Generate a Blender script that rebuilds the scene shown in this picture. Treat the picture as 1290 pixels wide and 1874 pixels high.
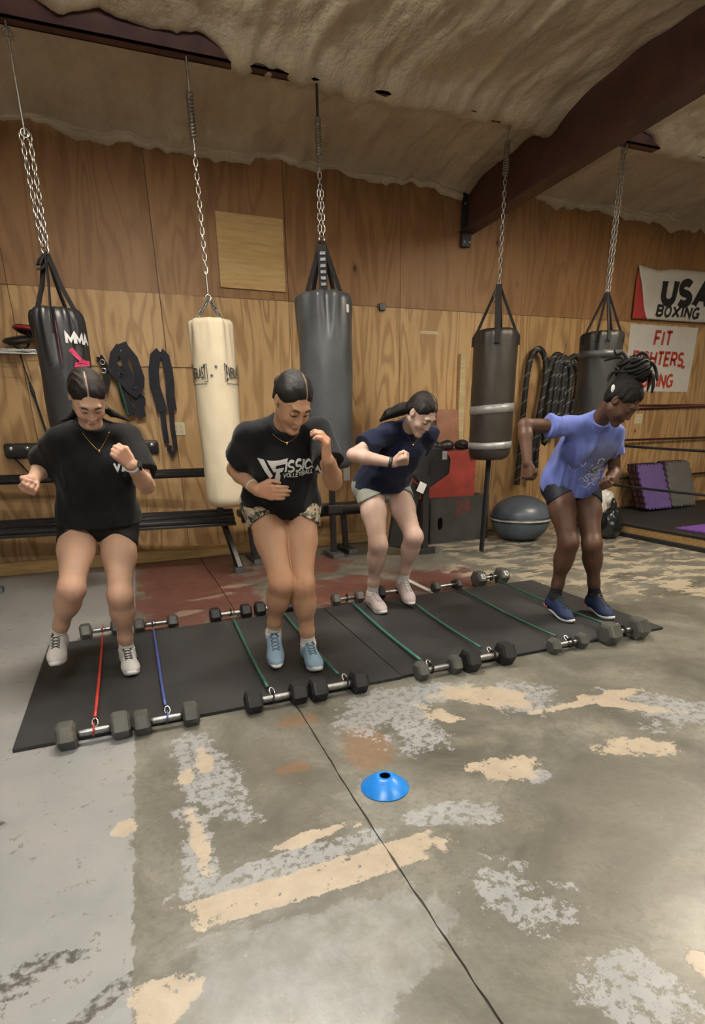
import bpy, bmesh, math, random
import numpy as np
from mathutils import Vector, Matrix, Euler
from mathutils.bvhtree import BVHTree

for _o in list(bpy.data.objects):
    bpy.data.objects.remove(_o, do_unlink=True)
scene = bpy.context.scene
COL = scene.collection
rnd = random.Random(7)

# ------------------------------------------------------------------ camera
FPX, CYPX = 1020.0, 1145.0          # focal length and principal row for the 1290 x 1874 frame
YAW, PITCH, ROLL, CAMH = math.radians(21.0), math.radians(19.38), math.radians(1.22), 1.25
_f = Vector((math.sin(YAW)*math.cos(PITCH), math.cos(YAW)*math.cos(PITCH), -math.sin(PITCH)))
_r = Vector((math.cos(YAW), -math.sin(YAW), 0))
_d = _f.cross(_r)
_r2 = math.cos(ROLL)*_r + math.sin(ROLL)*_d
_d2 = -math.sin(ROLL)*_r + math.cos(ROLL)*_d
cam_data = bpy.data.cameras.new('camera')
cam_data.sensor_fit = 'HORIZONTAL'
cam_data.sensor_width = 36.0
cam_data.lens = 36.0*FPX/1290.0
cam_data.shift_y = (CYPX-937.0)/1290.0
cam_data.clip_start = 0.05
cam_data.clip_end = 100
cam = bpy.data.objects.new('camera', cam_data)
cam.matrix_world = Matrix(((_r2.x, -_d2.x, -_f.x, 0), (_r2.y, -_d2.y, -_f.y, 0), (_r2.z, -_d2.z, -_f.z, CAMH), (0, 0, 0, 1)))
COL.objects.link(cam)
scene.camera = cam

# ------------------------------------------------------------------ world, exposure, lamps of the room
world = bpy.data.worlds.new('world')
scene.world = world
world.use_nodes = True
world.node_tree.nodes['Background'].inputs[0].default_value = (0.75, 0.85, 1.0, 1)
world.node_tree.nodes['Background'].inputs[1].default_value = 0.15
scene.view_settings.view_transform = 'Standard'
scene.view_settings.look = 'None'
scene.view_settings.gamma = 1.0
scene.view_settings.use_curve_mapping = False
scene.view_settings.exposure = 0.12
LAMPS = [  # x, y, watts, colour of the hanging strip lamps
    (0.55, 2.75, 84, (1.0, 0.97, 0.92)),
    (5.0, 2.5, 105, (1.0, 0.93, 0.82)),
    (-0.9, -0.6, 80, (0.88, 0.94, 1.0)),
    (3.4, -0.9, 72, (1.0, 0.96, 0.91)),
]
LAMP_Z = 3.46
for _i, (_x, _y, _w, _c) in enumerate(LAMPS):
    for _dir, _k in ((0, 1.0), (math.pi, 2.4)):
        _l = bpy.data.lights.new('strip_lamp_light', 'AREA')
        _l.shape = 'RECTANGLE'; _l.size = 1.2; _l.size_y = 0.14
        _l.energy = _w*_k; _l.color = _c
        _o = bpy.data.objects.new('strip_lamp_light', _l)
        _o.location = (_x, _y, LAMP_Z - 0.012 if _dir == 0 else LAMP_Z + 0.075)
        _o.rotation_euler = (_dir, 0, 0)
        COL.objects.link(_o)

WALL_Y = 6.05
CEIL0, CEILK = 3.635, 0.03           # ceiling height at the wall and its rise towards the room
PURLIN_Y = 4.8
def ceil_z(y): return CEIL0 + CEILK*(WALL_Y - y)

# ------------------------------------------------------------------ helpers: objects
def tag(o, label=None, cat=None, group=None, kind=None):
    if label: o['label'] = label
    if cat: o['category'] = cat
    if group: o['group'] = group
    if kind: o['kind'] = kind
    return o

def thing(name, label, cat, loc=(0, 0, 0), rz=0.0, group=None):
    o = bpy.data.objects.new(name, None)
    o.empty_display_size = 0.1
    o.location = loc
    o.rotation_euler = (0, 0, rz)
    COL.objects.link(o)
    return tag(o, label, cat, group)

def link_mesh(name, me, mat=None, parent=None, smooth=False):
    o = bpy.data.objects.new(name, me)
    COL.objects.link(o)
    if mat is not None:
        for m in (mat if isinstance(mat, (list, tuple)) else [mat]):
            me.materials.append(m)
    if parent is not None: o.parent = parent
    if smooth:
        me.polygons.foreach_set('use_smooth', [True]*len(me.polygons))
    return o

def share(name, me, parent=None, loc=(0, 0, 0), rot=(0, 0, 0), scale=None):
    o = bpy.data.objects.new(name, me)
    COL.objects.link(o)
    if parent is not None: o.parent = parent
    o.location = loc
    o.rotation_euler = rot
    if scale: o.scale = scale
    return o

class MB:
    """collects verts and faces for one mesh"""
    def __init__(s): s.v = []; s.f = []; s.m = []; s.cur = 0
    def add(s, vs, fs, mi=None):
        b = len(s.v); s.v.extend([tuple(map(float, v)) for v in vs])
        for f in fs:
            s.f.append(tuple(b+i for i in f)); s.m.append(s.cur if mi is None else mi)
        return s
    def box(s, lo, hi, M=None, mi=None):
        x0, y0, z0 = lo; x1, y1, z1 = hi
        vs = [Vector(p) for p in ((x0,y0,z0),(x1,y0,z0),(x1,y1,z0),(x0,y1,z0),(x0,y0,z1),(x1,y0,z1),(x1,y1,z1),(x0,y1,z1))]
        if M is not None: vs = [M @ v for v in vs]
        return s.add(vs, ((3,2,1,0),(4,5,6,7),(0,1,5,4),(1,2,6,5),(2,3,7,6),(3,0,4,7)), mi)
    def rbox(s, lo, hi, r=0.01, M=None, mi=None):
        """box with chamfered edges"""
        bm = bmesh.new(); bmesh.ops.create_cube(bm, size=1)
        for v in bm.verts:
            v.co = Vector([lo[i] + (v.co[i]+0.5)*(hi[i]-lo[i]) for i in range(3)])
        bmesh.ops.bevel(bm, geom=bm.edges[:], offset=r, segments=2, affect='EDGES', profile=0.6)
        bm.verts.index_update()
        vs = [(M @ v.co) if M is not None else v.co.copy() for v in bm.verts]
        fs = [[v.index for v in f.verts] for f in bm.faces]
        bm.free()
        return s.add(vs, fs, mi)
    def tube(s, pts, r, n=8, cap=True, closed=False, mi=None, flat=None, up=None):
        """sweep; r is a number or a list; flat scales the second section axis"""
        pts = [Vector(p) for p in pts]; N = len(pts)
        rs = r if isinstance(r, (list, tuple)) else [r]*N
        rings = []; nrm = None
        for i in range(N):
            if closed: t = pts[(i+1) % N] - pts[i-1]
            else: t = pts[min(i+1, N-1)] - pts[max(i-1, 0)]
            if t.length < 1e-9: t = Vector((0, 0, 1))
            t.normalize()
            if nrm is None:
                a = Vector(up) if up is not None else (Vector((0, 0, 1)) if abs(t.z) < 0.9 else Vector((1, 0, 0)))
                nrm = (a - t*a.dot(t)).normalized()
            else:
                nrm = (nrm - t*nrm.dot(t))
                nrm = nrm.normalized() if nrm.length > 1e-6 else t.orthogonal().normalized()
            bn = t.cross(nrm)
            ring = []
            for k in range(n):
                an = 2*math.pi*k/n + (math.pi/4 if n == 4 else 0)
                ring.append(pts[i] + nrm*(math.cos(an)*rs[i]*(flat if flat else 1)) + bn*(math.sin(an)*rs[i]))
            rings.append(ring)
        vs = [p for ring in rings for p in ring]; fs = []
        M = N if closed else N-1
        for i in range(M):
            j = (i+1) % N
            for k in range(n):
                k2 = (k+1) % n
                fs.append((i*n+k, i*n+k2, j*n+k2, j*n+k))
        if cap and not closed:
            fs.append(tuple(range(n))[::-1]); fs.append(tuple((N-1)*n+k for k in range(n)))
        return s.add(vs, fs, mi)
    def lathe(s, prof, n=24, c=(0, 0, 0), fn=None, mi=None, cap=True):
        """prof: list of (radius, z) around z; fn(theta, r, z) -> r"""
        vs = []; fs = []
        for (r, z) in prof:
            for k in range(n):
                a = 2*math.pi*k/n
                rr = fn(a, r, z) if fn else r
                vs.append((c[0]+rr*math.cos(a), c[1]+rr*math.sin(a), c[2]+z))
        for i in range(len(prof)-1):
            for k in range(n):
                k2 = (k+1) % n
                fs.append((i*n+k, i*n+k2, (i+1)*n+k2, (i+1)*n+k))
        if cap:
            fs.append(tuple(range(n))[::-1]); fs.append(tuple((len(prof)-1)*n+k for k in range(n)))
        return s.add(vs, fs, mi)
    def prism(s, outline, z0, z1, M=None, mi=None):
        n = len(outline)
        vs = [Vector((x, y, z0)) for x, y in outline] + [Vector((x, y, z1)) for x, y in outline]
        if M is not None: vs = [M @ v for v in vs]
        fs = [tuple(range(n))[::-1], tuple(range(n, 2*n))] + [(i, (i+1) % n, n+(i+1) % n, n+i) for i in range(n)]
        return s.add(vs, fs, mi)
    def ball(s, c, r, n=12, M=None, mi=None):
        """ellipsoid, r number or 3-tuple"""
        r = r if isinstance(r, (list, tuple)) else (r, r, r)
        vs = []; fs = []; m = max(4, n//2)
        for i in range(1, m):
            ph = math.pi*i/m
            for k in range(n):
                a = 2*math.pi*k/n
                vs.append(Vector((r[0]*math.sin(ph)*math.cos(a), r[1]*math.sin(ph)*math.sin(a), r[2]*math.cos(ph))))
        top = len(vs); vs.append(Vector((0, 0, r[2]))); vs.append(Vector((0, 0, -r[2])))
        for i in range(m-2):
            for k in range(n):
                k2 = (k+1) % n
                fs.append((i*n+k, (i+1)*n+k, (i+1)*n+k2, i*n+k2))
        for k in range(n):
            k2 = (k+1) % n
            fs.append((top, k, k2)); fs.append((top+1, (m-2)*n+k2, (m-2)*n+k))
        if M is not None: vs = [M @ v for v in vs]
        vs = [v + Vector(c) for v in vs]
        return s.add(vs, fs, mi)
    def mesh(s, name='mesh'):
        me = bpy.data.meshes.new(name)
        me.from_pydata(s.v, [], s.f)
        me.polygons.foreach_set('material_index', s.m)
        me.update()
        return me
    def build(s, name, mat=None, parent=None, smooth=False, auto=None):
        me = s.mesh(name)
        o = link_mesh(name, me, mat, parent, smooth)
        if auto is not None:
            me.polygons.foreach_set('use_smooth', [True]*len(me.polygons))
            me.set_sharp_from_angle(angle=math.radians(auto))
        return o

def box_obj(name, lo, hi, mat, parent=None, r=0.0, M=None):
    b = MB()
    if r: b.rbox(lo, hi, r, M)
    else: b.box(lo, hi, M)
    return b.build(name, mat, parent)

# ------------------------------------------------------------------ helpers: materials
class NT:
    def __init__(s, name):
        s.m = bpy.data.materials.new(name); s.m.use_nodes = True
        s.t = s.m.node_tree
        s.b = s.t.nodes['Principled BSDF']
    def n(s, typ, **kw):
        nd = s.t.nodes.new(typ)
        ins = kw.pop('ins', {})
        for k, v in kw.items(): setattr(nd, k, v)
        for k, v in ins.items(): s.set(nd.inputs[k], v)
        return nd
    def set(s, sock, v):
        if isinstance(v, bpy.types.NodeSocket): s.t.links.new(v, sock)
        elif isinstance(v, bpy.types.Node): s.t.links.new(v.outputs[0], sock)
        else: sock.default_value = v
    def math(s, op, a, b=None, c=None, clamp=False):
        nd = s.n('ShaderNodeMath', operation=op); nd.use_clamp = clamp
        s.set(nd.inputs[0], a)
        if b is not None: s.set(nd.inputs[1], b)
        if c is not None: s.set(nd.inputs[2], c)
        return nd.outputs[0]
    def vmath(s, op, a, b=None):
        nd = s.n('ShaderNodeVectorMath', operation=op)
        s.set(nd.inputs[0], a)
        if b is not None: s.set(nd.inputs[1], b)
        return nd.outputs['Value'] if op in ('LENGTH', 'DOT_PRODUCT', 'DISTANCE') else nd.outputs[0]
    def noise(s, vec, scale, detail=3.0, rough=0.55, dist=0.0, col=False):
        nd = s.n('ShaderNodeTexNoise')
        if vec is not None: s.set(nd.inputs['Vector'], vec)
        nd.inputs['Scale'].default_value = scale; nd.inputs['Detail'].default_value = detail
        nd.inputs['Roughness'].default_value = rough; nd.inputs['Distortion'].default_value = dist
        return nd.outputs['Color'] if col else nd.outputs['Fac']
    def ramp(s, fac, stops, interp='LINEAR'):
        nd = s.n('ShaderNodeValToRGB'); nd.color_ramp.interpolation = interp
        els = nd.color_ramp.elements
        while len(els) < len(stops): els.new(0.5)
        for e, (p, c) in zip(els, stops):
            e.position = p; e.color = (c[0], c[1], c[2], 1) if not isinstance(c, (int, float)) else (c, c, c, 1)
        s.set(nd.inputs[0], fac)
        return nd.outputs[0]
    def mix(s, fac, a, b, mode='MIX'):
        nd = s.n('ShaderNodeMix', data_type='RGBA', blend_type=mode)
        s.set(nd.inputs['Factor'], fac)
        for k, v in (('A', a), ('B', b)):
            sock = [i for i in nd.inputs if i.name == k and i.type == 'RGBA'][0]
            if isinstance(v, (tuple, list)): v = (v[0], v[1], v[2], 1)
            s.set(sock, v)
        return [o for o in nd.outputs if o.type == 'RGBA'][0]
    def step(s, v, lo, hi):
        nd = s.n('ShaderNodeMapRange', interpolation_type='SMOOTHSTEP')
        s.set(nd.inputs[0], v); nd.inputs[1].default_value = lo; nd.inputs[2].default_value = hi
        return nd.outputs[0]
    def pos(s): return s.n('ShaderNodeNewGeometry').outputs['Position']
    def obj(s): return s.n('ShaderNodeTexCoord').outputs['Object']
    def scalev(s, v, sc):
        return s.vmath('MULTIPLY', v, sc)
    def color(s, c):
        s.set(s.b.inputs['Base Color'], (c[0], c[1], c[2], 1) if isinstance(c, (tuple, list)) else c)
    def p(s, rough=None, metal=None, spec=None, **kw):
        if rough is not None: s.set(s.b.inputs['Roughness'], rough)
        if metal is not None: s.set(s.b.inputs['Metallic'], metal)
        if spec is not None: s.set(s.b.inputs['Specular IOR Level'], spec)
        for k, v in kw.items(): s.set(s.b.inputs[k], v)
    def bump(s, h, strength=0.3, dist=0.01):
        nd = s.n('ShaderNodeBump'); nd.inputs['Strength'].default_value = strength
        nd.inputs['Distance'].default_value = dist
        s.set(nd.inputs['Height'], h)
        s.t.links.new(nd.outputs[0], s.b.inputs['Normal'])

def simple(name, c, rough=0.5, metal=0.0, spec=0.5, vary=0.12, scale=12.0, bump=0.0, bscale=60.0, c2=None):
    t = NT(name)
    v = t.obj()
    f = t.noise(v, scale, 4)
    dark = tuple(x*(1-vary) for x in c) if c2 is None else c2
    lite = tuple(min(1, x*(1+vary)) for x in c)
    t.color(t.ramp(f, [(0.3, dark), (0.7, lite)]))
    t.p(rough=rough, metal=metal, spec=spec)
    if bump: t.bump(t.noise(v, bscale, 3), bump, 0.004)
    return t.m

def emit(name, c, strength):
    t = NT(name)
    t.color((0.9, 0.9, 0.9))
    t.p(**{'Emission Color': (c[0], c[1], c[2], 1), 'Emission Strength': strength})
    return t.m

M_BLACKSTEEL = simple('black_painted_steel', (0.016, 0.016, 0.019), 0.38, 0.0, 0.5, 0.3, 20)
M_GREYSTEEL = simple('grey_painted_steel', (0.10, 0.11, 0.12), 0.45, 0.3, 0.5, 0.2, 10)
M_CHROME = simple('bright_steel', (0.62, 0.62, 0.60), 0.25, 1.0, 0.5, 0.15, 40)
M_DULLSTEEL = simple('dull_steel', (0.30, 0.30, 0.30), 0.42, 1.0, 0.5, 0.3, 30)
M_WEB = simple('black_webbing', (0.014, 0.013, 0.015), 0.75, 0, 0.3, 0.3, 60, 0.25, 200)
M_BLACKPAD = simple('black_vinyl', (0.014, 0.014, 0.016), 0.42, 0, 0.45, 0.2, 14)
M_RUBBER = simple('black_rubber', (0.020, 0.020, 0.021), 0.62, 0, 0.35, 0.3, 22, 0.15, 90)
M_WHITEINK = simple('white_ink', (0.72, 0.72, 0.70), 0.6, 0, 0.3, 0.08, 30)
M_BLACKINK = simple('black_ink', (0.02, 0.02, 0.022), 0.55, 0, 0.3, 0.1, 30)
M_REDINK = simple('red_paint', (0.46, 0.055, 0.03), 0.55, 0, 0.4, 0.25, 40)
M_PINKINK = simple('pink_ink', (0.55, 0.05, 0.13), 0.5, 0, 0.4, 0.1, 30)
M_CREAM = simple('ivory_plastic', (0.62, 0.56, 0.40), 0.4, 0, 0.5, 0.05, 10)

# ------------------------------------------------------------------ stroke lettering (flat print)
def _arc(cx, cy, rx, ry, a0, a1, n=9):
    return [(cx+rx*math.cos(math.radians(a0+(a1-a0)*i/(n-1))), cy+ry*math.sin(math.radians(a0+(a1-a0)*i/(n-1)))) for i in range(n)]
GLYPH = {   # width, strokes in a box of height 1
 'A': (.74, [[(0, 0), (.37, 1), (.74, 0)], [(.14, .36), (.60, .36)]]),
 'B': (.62, [[(0, 0), (0, 1), (.32, 1)] + _arc(.34, .76, .24, .24, 90, -90) + [(.0, .52)], [(.30, .52)] + _arc(.36, .26, .26, .26, 90, -90) + [(0, 0)]]),
 'C': (.64, [_arc(.33, .5, .33, .5, 45, 315, 15)]),
 'E': (.54, [[(.54, 1), (0, 1), (0, 0), (.54, 0)], [(0, .52), (.46, .52)]]),
 'F': (.54, [[(.54, 1), (0, 1), (0, 0)], [(0, .52), (.46, .52)]]),
 'G': (.68, [_arc(.34, .5, .34, .5, 45, 300, 15) + [(.66, .12), (.66, .44), (.40, .44)]]),
 'H': (.62, [[(0, 0), (0, 1)], [(.62, 0), (.62, 1)], [(0, .5), (.62, .5)]]),
 'I': (.06, [[(.03, 0), (.03, 1)]]),
 'L': (.50, [[(0, 1), (0, 0), (.5, 0)]]),
 'M': (.80, [[(0, 0), (0, 1), (.40, .25), (.80, 1), (.80, 0)]]),
 'N': (.64, [[(0, 0), (0, 1), (.64, 0), (.64, 1)]]),
 'O': (.68, [_arc(.34, .5, .34, .5, 90, 450, 21)]),
 'R': (.60, [[(0, 0), (0, 1), (.30, 1)] + _arc(.32, .74, .25, .26, 90, -90) + [(.0, .48)], [(.28, .48), (.60, 0)]]),
 'S': (.58, [_arc(.29, .75, .28, .25, 35, 270, 11) + _arc(.29, .25, .29, .25, 90, -145, 11)]),
 'T': (.64, [[(0, 1), (.64, 1)], [(.32, 1), (.32, 0)]]),
 'U': (.64, [[(0, 1), (0, .32)] + _arc(.32, .32, .32, .32, 180, 360, 11) + [(.64, 1)]]),
 'V': (.72, [[(0, 1), (.36, 0), (.72, 1)]]),
 'X': (.66, [[(0, 0), (.66, 1)], [(0, 1), (.66, 0)]]),
 'Y': (.66, [[(0, 1), (.33, .48), (.66, 1)], [(.33, .48), (.33, 0)]]),
 '0': (.56, [_arc(.28, .5, .28, .5, 90, 450, 19)]),
 '1': (.24, [[(0, .8), (.2, 1), (.2, 0)]]),
 '2': (.56, [_arc(.28, .74, .27, .26, 170, -25, 9) + [(.0, 0), (.56, 0)]]),
 '4': (.58, [[(.44, 0), (.44, 1), (0, .3), (.58, .3)]]),
 '5': (.56, [[(.52, 1), (.06, 1), (.03, .55)] + _arc(.27, .32, .28, .32, 110, -140, 11)]),
 '"': (.30, [[(.05, 1), (0, .72)], [(.28, 1), (.22, .72)]]),
 ' ': (.40, []),
}
SERIF = {'U': [(0, 1), (.64, 1)], 'A': [(0, 0), (.74, 0)], 'X': [(0, 0), (.66, 0), (0, 1), (.66, 1)], 'I': [(.03, 0), (.03, 1)],
         'N': [(0, 0), (0, 1), (.64, 1)], 'B': [(-.06, 0), (-.06, 1)], 'G': [(.60, .44)]}
def ribbon(pts, w, closed=False):
    pts = [Vector((p[0], p[1])) for p in pts]
    n = len(pts); L = []; R = []
    for i in range(n):
        a = pts[max(i-1, 0)]; b = pts[min(i+1, n-1)]
        if i == 0 or i == n-1:
            t = (b-a).normalized(); nn = Vector((-t.y, t.x)); k = 1
        else:
            t1 = (pts[i]-a); t2 = (b-pts[i])
            if t1.length < 1e-8: t1 = t2
            if t2.length < 1e-8: t2 = t1
            t1 = t1.normalized(); t2 = t2.normalized()
            t = (t1+t2); t = t.normalized() if t.length > 1e-6 else t1
            nn = Vector((-t.y, t.x)); k = 1/max(0.45, nn.dot(Vector((-t1.y, t1.x))))
        L.append(pts[i]+nn*w*.5*k); R.append(pts[i]-nn*w*.5*k)
    return L, R
def letters(text, h, weight=0.16, gap=0.24, shear=0.0, wide=1.0, serif=0.0, jitter=0.0, seed=1):
    """list of quads/triangles strips [(pts2d, faces)] in a plane, starting at x=0, and total width"""
    rr = random.Random(seed)
    out = []; x = 0.0
    for ch in text:
        w, strokes = GLYPH[ch]
        dy = rr.uniform(-jitter, jitter); rot = rr.uniform(-jitter, jitter)
        def T(p):
            px, py = p[0]*wide, p[1]
            px, py = px + shear*py + rot*py*.6, py + dy
            return ((x+px)*h, py*h)
        for st in strokes:
            if len(st) < 2: continue
            fine = []
            for a, b in zip(st[:-1], st[1:]):
                seg = math.hypot(b[0]-a[0], b[1]-a[1]); k = max(1, int(seg/0.22))
                fine += [(a[0]+(b[0]-a[0])*i/k, a[1]+(b[1]-a[1])*i/k) for i in range(k)]
            fine.append(st[-1])
            L, R = ribbon([T(p) for p in fine], weight*h)
            n = len(L)
            out.append((L+R, [(i, n+i, n+i+1, i+1) for i in range(n-1)]))
        if serif:
            for p in SERIF.get(ch, []):
                a, b = T((p[0]-serif/wide, p[1])), T((p[0]+serif/wide, p[1]))
                s = -1 if p[1] > .5 else 1
                hh = .09*h*s
                out.append(([Vector(a), Vector(b), Vector((b[0], b[1]+hh)), Vector((a[0], a[1]+hh))], [(0, 1, 2, 3)]))
        x += w*wide + gap
    return out, (x-gap)*h
def print_mesh(name, strips, mapper, mat, parent=None):
    """flat print: strips of 2-D quads placed by mapper(x, y) -> 3-D"""
    b = MB()
    for pts, fs in strips:
        b.add([mapper(p[0], p[1]) for p in pts], fs)
    return b.build(name, mat, parent)
# ================================================================== STRUCTURE
X0, X1, Y0 = -3.4, 9.6, -3.6
# ---- concrete floor
def floor_material():
    t = NT('worn_painted_concrete')
    P = t.pos()
    sep = t.n('ShaderNodeSeparateXYZ', ins={0: P}); px, py = sep.outputs[0], sep.outputs[1]
    n_big = t.noise(P, 1.1, 5, 0.6)
    n_mid = t.noise(P, 3.2, 6, 0.68)
    n_rag = t.noise(P, 9.0, 8, 0.72)
    n_fin = t.noise(P, 42.0, 4, 0.6)
    n_rag2 = t.math('MULTIPLY_ADD', t.math('SUBTRACT', t.noise(P, 20.0, 7, 0.75), 0.5), 1.1, n_rag)
    n_rag2 = t.math('MULTIPLY_ADD', t.math('SUBTRACT', t.noise(P, 3.5, 2, 0.5), 0.5), 1.2, n_rag2)
    # bare concrete
    n_cld = t.noise(P, 2.1, 9, 0.72, 0.4)
    c = t.ramp(n_cld, [(0.30, (0.060, 0.058, 0.049)), (0.44, (0.112, 0.109, 0.091)), (0.56, (0.168, 0.164, 0.139)), (0.72, (0.26, 0.255, 0.222))])
    c = t.mix(t.math('MULTIPLY', t.step(n_mid, 0.50, 0.68), 0.45), c, (0.245, 0.235, 0.192))
    c = t.mix(t.math('MULTIPLY', t.step(n_fin, 0.50, 0.66), 0.50), c, (0.10, 0.095, 0.078))
    def patch(cx, cy, a, b, rot=0.0, k=1.6, box=False, src=None):
        src = n_rag2 if src is None else src
        mp = t.n('ShaderNodeMapping', vector_type='TEXTURE')
        t.set(mp.inputs[0], P)
        mp.inputs['Location'].default_value = (cx, cy, 0); mp.inputs['Rotation'].default_value = (0, 0, math.radians(rot))
        mp.inputs['Scale'].default_value = (a, b, 1)
        fl = t.vmath('MULTIPLY', mp.outputs[0], (1, 1, 0))
        if box:
            s3 = t.n('ShaderNodeSeparateXYZ', ins={0: t.vmath('ABSOLUTE', fl)})
            r = t.math('MAXIMUM', s3.outputs[0], s3.outputs[1])
        else:
            r = t.vmath('LENGTH', fl)
        v = t.math('SUBTRACT', 1.0, r)
        v = t.math('MULTIPLY_ADD', t.math('SUBTRACT', src, 0.5), k, v)
        return t.step(v, -0.03, 0.05)
    def union(ms):
        m = ms[0]
        for q in ms[1:]: m = t.math('MAXIMUM', m, q)
        return m
    # dark and rusty stains
    st = union([patch(1.3, 1.15, .45, .25, 30, 4.5, src=n_cld), patch(.95, .93, .25, .12, -10, 4.5, src=n_cld), patch(1.75, 1.9, .35, .18, 0, 4.5, src=n_cld), patch(.2, 1.8, .26, .35, 0, 4.0, src=n_cld), patch(.35, 1.7, .25, .3, 0, 4.0, src=n_mid)])
    c = t.mix(t.math('MULTIPLY', st, 0.45), c, (0.085, 0.080, 0.066))
    ru = union([patch(.78, 1.88, .10, .16, -20, 1.8), patch(.42, 1.85, .09, .05, 0, 1.8), patch(.55, 2.2, .12, .06, 0, 1.6)])
    c = t.mix(t.math('MULTIPLY', ru, 0.5), c, (0.20, 0.10, 0.045))
    # maroon paint by the rear wall
    ma = union([patch(.40, 4.95, .48, 1.25, 0, 1.15, True), patch(1.55, 4.05, .62, .60, 0, 2.6), patch(2.4, 4.15, .35, .35, 0, 2.8), patch(1.5, 5.2, .5, .4, 0, 2.4)])
    c = t.mix(t.math('MULTIPLY', ma, 0.88), c, t.ramp(n_rag, [(0.35, (0.085, 0.026, 0.022)), (0.65, (0.155, 0.052, 0.043))]))
    sc = union([patch(.28, 4.1, .10, .06, 0, 2), patch(.5, 4.45, .16, .05, 10, 2.2), patch(.75, 4.7, .12, .05, 0, 2.2)])
    c = t.mix(t.math('MULTIPLY', sc, 0.6), c, (0.33, 0.27, 0.21))
    # light grey paint on the left
    edge = t.math('MULTIPLY_ADD', t.math('SUBTRACT', t.noise(P, 26.0, 3), 0.5), 0.045, px)
    edge = t.math('MULTIPLY_ADD', py, -0.022, edge)
    left = t.math('SUBTRACT', 1.0, t.step(edge, -0.186, -0.180))
    lp = t.ramp(n_mid, [(0.2, (0.195, 0.20, 0.205)), (0.5, (0.252, 0.254, 0.255)), (0.8, (0.305, 0.288, 0.27))])
    chips = t.step(t.noise(P, 15.0, 7, 0.75), 0.60, 0.625)
    lp = t.mix(t.math('MULTIPLY', chips, 0.8), lp, (0.13, 0.12, 0.10))
    scuff = union([patch(-.40, 1.24, .16, .05, 12, 2.6), patch(-.22, 1.1, .10, .02, 30, 2.2), patch(-.62, 1.9, .05, .03, 0, 2.0)])
    lp = t.mix(t.math('MULTIPLY', scuff, t.step(n_fin, 0.4, 0.6)), lp, (0.07, 0.066, 0.06))
    c = t.mix(left, c, lp)
    # pale blue-grey in the foreground: part thin paint residue, part painted-in lamp sheen
    ws_ = patch(.20, .95, .42, .24, 0, 2.6, src=n_cld)
    c = t.mix(t.math('MULTIPLY', t.math('MULTIPLY', ws_, t.step(n_rag, 0.25, 0.75)), 0.50), c, (0.315, 0.325, 0.345))
    # blue-grey paint left-overs
    bl = union([patch(.13, 1.95, .10, .26, 8, 2.0), patch(.04, 1.55, .06, .20, 0, 2.0), patch(.30, 1.36, .30, .055, 2, 1.2), patch(1.0, 2.15, .20, .22, -25, 2.7), patch(1.02, 1.88, .14, .12, 0, 2.6), patch(1.24, 2.22, .25, .12, -10, 2.6),
                patch(.88, 1.37, .12, .05, -15, 2.2), patch(.82, 1.0, .10, .14, 25, 2.8), patch(.95, .66, .12, .09, 10, 2.5), patch(2.2, 1.58, .25, .16, -20, 2.4), patch(1.66, 2.0, .22, .14, 0, 2.6), patch(1.29, 1.42, .07, .07, 0, 2.2)])
    frag = t.step(t.noise(P, 30.0, 6, 0.75), 0.42, 0.50)
    c = t.mix(t.math('MULTIPLY', bl, t.math('MULTIPLY', frag, 0.68)), c, t.ramp(n_rag, [(0.3, (0.27, 0.285, 0.31)), (0.7, (0.40, 0.41, 0.425))]))
    # beige paint left-overs
    chip2 = t.step(t.noise(P, 22.0, 5, 0.7), 0.36, 0.40)
    be = union([patch(.36, 1.262, .38, .055, .5, .75, True), patch(-.09, 1.045, .070, .060, 0, 1.8), patch(1.22, 1.5, .12, .07, -20, 2.2), patch(1.47, 2.08, .20, .10, -35, 1.9), patch(2.02, 1.75, .22, .045, -48, 1.8), patch(1.95, 1.83, .30, .03, 0, 1.8),
                patch(1.80, 1.43, .12, .07, -25, 2.0), patch(1.14, .64, .035, .045, 0, 1.5), patch(.05, 1.57, .035, .14, 4, 1.8), patch(.13, 2.02, .035, .09, 0, 1.8), patch(.40, 1.44, .15, .028, 4, 2.0), patch(1.20, 1.98, .06, .10, 20, 2.2), patch(.05, 1.95, .03, .05, 0, 1.5),
                patch(-.17, 1.72, .04, .05, 0, 1.8)])
    be = t.math('MULTIPLY', be, chip2)
    c = t.mix(be, c, t.ramp(n_rag, [(0.3, (0.33, 0.275, 0.21)), (0.7, (0.44, 0.375, 0.29))]))
    # flaking beige field towards the ring
    back = patch(4.6, 4.4, 1.9, 1.7, -20, .9, src=n_big)
    fl = t.math('MULTIPLY', back, t.step(t.noise(t.scalev(P, (1.0, 1.7, 1.0)), 3.6, 8, 0.68), 0.505, 0.53))
    c = t.mix(t.math('MULTIPLY', fl, 0.85), c, (0.42, 0.37, 0.28))
    spk = t.step(t.noise(P, 60.0, 2), 0.73, 0.76)
    c = t.mix(t.math('MULTIPLY', spk, 0.5), c, (0.5, 0.46, 0.40))
    t.color(c)
    t.p(rough=t.ramp(n_mid, [(0.2, 0.26), (0.8, 0.46)]), spec=0.5)
    hgt = t.math('MULTIPLY_ADD', n_fin, 0.25, t.math('ADD', t.math('MULTIPLY', be, 0.5), t.math('ADD', t.math('MULTIPLY', bl, .35), n_rag)))
    t.bump(hgt, 0.25, 0.004)
    return t.m
M_FLOOR = floor_material()
M_JOINT = simple('joint_filler', (0.11, 0.095, 0.07), 0.9, 0, 0.2, 0.3, 40)
floor = box_obj('floor', (X0, Y0, -0.12), (X1, WALL_Y+.1, -0.012), M_JOINT)
tag(floor, 'worn concrete floor slab with flaking paint', None, None, 'structure')
_r = random.Random(3)
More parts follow.
